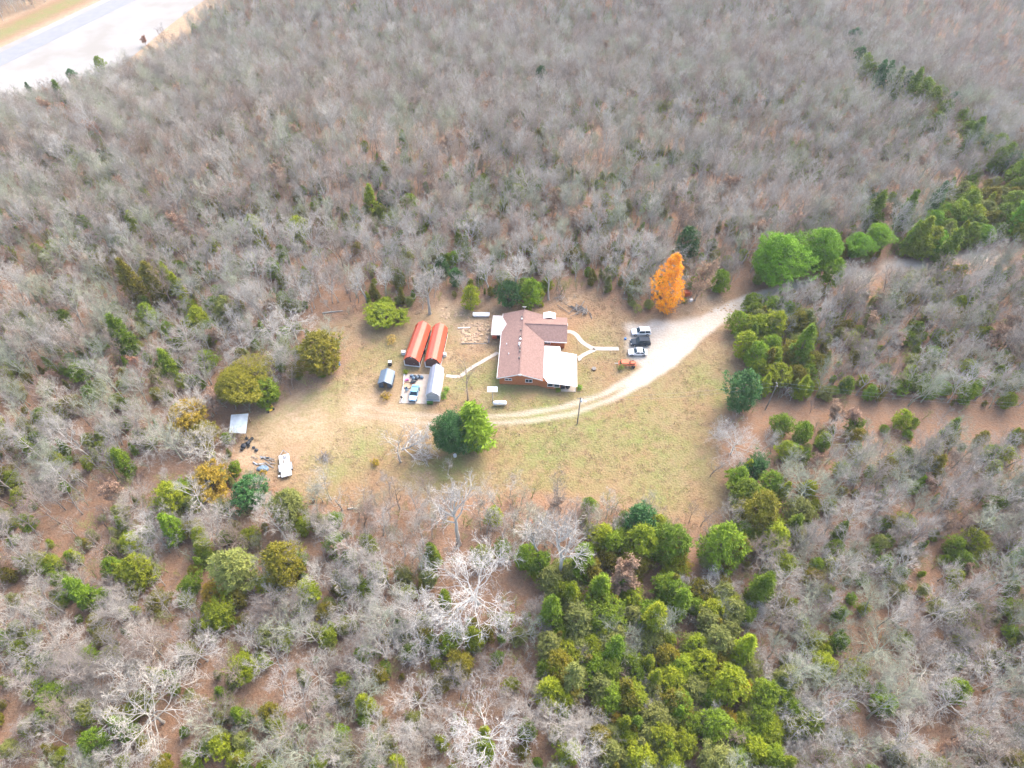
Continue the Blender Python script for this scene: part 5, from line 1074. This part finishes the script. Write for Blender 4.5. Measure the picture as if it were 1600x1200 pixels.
# clutter on the concrete slab
def slabthing(name, label, cat, px, py, mb, m, rz=0.0, smooth=False, group=None):
    x, y, z = G(px, py); o = part(name, mb, m, smooth=smooth); o.location = (x, y, .11); o.rotation_euler = (0, 0, rz); tag(o, label, cat, group); return o
for k, (a, b) in enumerate([(644, 589), (648, 590), (652, 591), (655, 589.5), (647, 592.5), (651, 593), (659, 591)]): slabthing('rubbish_bag', 'dark bag in the row at the back of the concrete slab', 'rubbish bag', a, b, MB().blob((0, 0, .3), (.5, .4, .33), 1, .25, k), 'tarp_dark' if k % 2 else 'tarp_blue', k, True, 'bags on the concrete slab')
slabthing('toy_car', 'pink ride on toy at the left back of the concrete slab', 'toy', 636, 595, MB().box((0, 0, .3), (.9, .5, .25)).box((.1, 0, .5), (.4, .45, .2)).lathe([(.02, -.28), (.16, -.28), (.16, .28), (.02, .28)], (-.3, 0, .17), 10, 'Y').lathe([(.02, -.28), (.16, -.28), (.16, .28), (.02, .28)], (.3, 0, .17), 10, 'Y'), 'pink', .4)
slabthing('dark_bundle', 'dark folded bundle on the slab behind the old blue sedan', 'bundle', 646, 598, MB().blob((0, 0, .3), (.7, .5, .33), 1, .25, 33), 'tarp_dark', .4, True)
sw = slabthing('paddling_pool', 'round shallow pool with a tan bottom on the concrete slab', 'paddling pool', 637, 603, MB().lathe([(1.0, 0), (1.05, .28), (.95, .28), (.93, .06), (.02, .05)], (0, 0, 0), 18), 'sandstone')
slabthing('outdoor_chair', 'dark outdoor seat on the slab left of the old blue sedan', 'chair', 636, 611, MB().box((0, 0, .4), (.6, .6, .08)).box((0, .28, .75), (.6, .08, .6)).box((-.27, -.25, .2), (.06, .06, .4)).box((.27, -.25, .2), (.06, .06, .4)).box((-.27, .25, .2), (.06, .06, .4)).box((.27, .25, .2), (.06, .06, .4)).box((-.3, 0, .6), (.06, .6, .06)).box((.3, 0, .6), (.06, .6, .06)), 'tarp_blue', .6)
slabthing('kettle_grill', 'small black kettle grill at the lower left corner of the slab', 'grill', 628, 624, MB().lathe([(.03, .45), (.25, .55), (.3, .75), (.22, .92), (.03, 1.0)], (0, 0, 0), 14).tube([(.2, 0, .6), (.35, 0, 0)], .03, 5).tube([(-.1, .17, .6), (-.18, .3, 0)], .03, 5).tube([(-.1, -.17, .6), (-.18, -.3, 0)], .03, 5), 'black')
slabthing('storage_tote', 'dark green tote at the front corner of the grey barn', 'tote', 672, 631, MB().box((0, 0, .25), (1.3, .6, .5)).box((0, 0, .53), (1.36, .66, .07)), 'leaf_dark')
slabthing('slab_kerb', 'low white board fence along the left edge of the concrete slab', 'board', 630, 607, MB().box((0, 0, .12), (.12, 8.2, .26)), 'white', R(2))
# small bushes on the grass
def bush(px, py, r, m, label, seed):
    x, y, z = G(px, py); T, C = evergreen(seed, r * 1.3, r, 'round', 60, 10, .22 * r ** .4, 4); t = thing('bush', label, 'bush', (x, y, z)); part('stem', T, 'bark_dark', t); part('foliage', C, m, t)
bush(612, 534, 1.4, 'yellow_leaf', 'yellow leaved bush on the grass left of the red barns', 501)
bush(604, 622, 1.3, 'leaf_gold', 'yellowish shrub beside the tan cabinet and the slab', 502)
bush(634, 583, .7, 'leaf_bright', 'small bright weed clump behind the left corner of the slab', 503)
bush(698, 611, .8, 'lime', 'lime green shrub at the house side of the grey barn', 504)
bush(694, 620, .9, 'lime', 'lime green shrub at the front corner of the grey barn', 505)
bush(970, 577, .9, 'leaf_pale', 'green weeds in front of the orange red implement', 506)
bush(588, 725, 1.0, 'leaf_gold', 'dry golden tuft on the lawn left of the dead grey tree', 507)
bush(845, 478, .8, 'leaf_bright', 'small yellow green bush behind the house next to the narrow cedar', 508)
bush(995, 487, 1.6, 'leaf_pale', 'grey green scrub at the upper edge of the lawn left of the orange tree', 509)
bush(872, 611, .7, 'leaf_green', 'green tuft at the foot of the added brick room', 510)
bush(905, 607, .8, 'lime', 'lime green tuft at the front corner of the open porch', 511)
bush(412, 741, .8, 'leaf_gold', 'yellow green weed below the blue grey tarpaulin', 512)
# junk beside the orange tree
box_thing('red_shed_box', 'faded red box half hidden right of the orange tree', 'box', 1074, 461, (1.8, 1.2, 1.2), 'orange_paint', .1)
box_thing('white_appliance', 'white appliance lying at the wood edge right of the orange tree', 'appliance', 1079, 470, (.9, .7, .6), 'white', .4)
bush(1068, 472, .8, 'leaf_bright', 'bright weed at the wood edge right of the orange tree', 513)

# ------------------------------------------------------------------ labels of the trees that share a look
by = {}
for o, dsc, s_ in pending:
    px, py, f = project(o.location.x, o.location.y, o.location.z + 5); by.setdefault((dsc, landmark(float(px), float(py))), []).append((s_, o))
for (dsc, lm), lst in by.items():
    base = f'{dsc} in the woods nearest the {lm}' if 'evergreen' not in dsc else f'{dsc} tree growing nearest the {lm}'
    lst.sort(key=lambda t: -t[0])
    for k, (s_, o) in enumerate(lst):
        if len(lst) == 1: o['label'] = base
        elif len(lst) == 2: o['label'] = ('larger ' if k == 0 else 'smaller ') + base
        elif len(lst) == 3: o['label'] = ('largest ', 'middle sized ', 'smallest ')[k] + base
        else: o['label'] = 'x'
        if len(lst) > 3:
            xs_ = sorted(lst, key=lambda t: float(project(t[1].location.x, t[1].location.y, t[1].location.z + 5)[0])); r_ = [q[1].name for q in xs_].index(o.name)
            ends = ('leftmost', 'second from left', 'third from left', 'fourth from left', 'fifth from left', 'sixth from left', 'seventh from left', 'eighth from left', 'ninth from left', 'tenth from left', 'eleventh from left', 'twelfth from left', 'thirteenth from left', 'fourteenth from left', 'fifteenth from left')
            n_l = len(lst); w_ = ends[r_] if r_ < (n_l + 1) // 2 else ends[n_l - 1 - r_].replace('left', 'right')
            o['label'] = f"{w_} of the {dsc}s nearest the {lm}"
        o['group'] = base + ' group' if len(lst) > 3 else ('evergreens' if 'evergreen' in dsc else 'bare trees') + f' near the {lm}'

# ------------------------------------------------------------------ hazy air
hz_ = MB(); hz_.box((0, 600, 8), (4900, 4900, 236)); hm = bpy.data.materials.new('haze'); hm.use_nodes = True
nt = hm.node_tree; nt.nodes.remove(nt.nodes['Principled BSDF']); pv = nt.nodes.new('ShaderNodeVolumePrincipled'); pv.inputs['Color'].default_value = (.86, .92, 1, 1); pv.inputs['Density'].default_value = .00014; pv.inputs['Anisotropy'].default_value = .1
nt.links.new(pv.outputs[0], nt.nodes['Material Output'].inputs['Volume'])
ho = part('haze', hz_, hm); ho['kind'] = 'stuff'; ho['label'] = 'thin pale haze over the distant forest'; ho['category'] = 'haze'
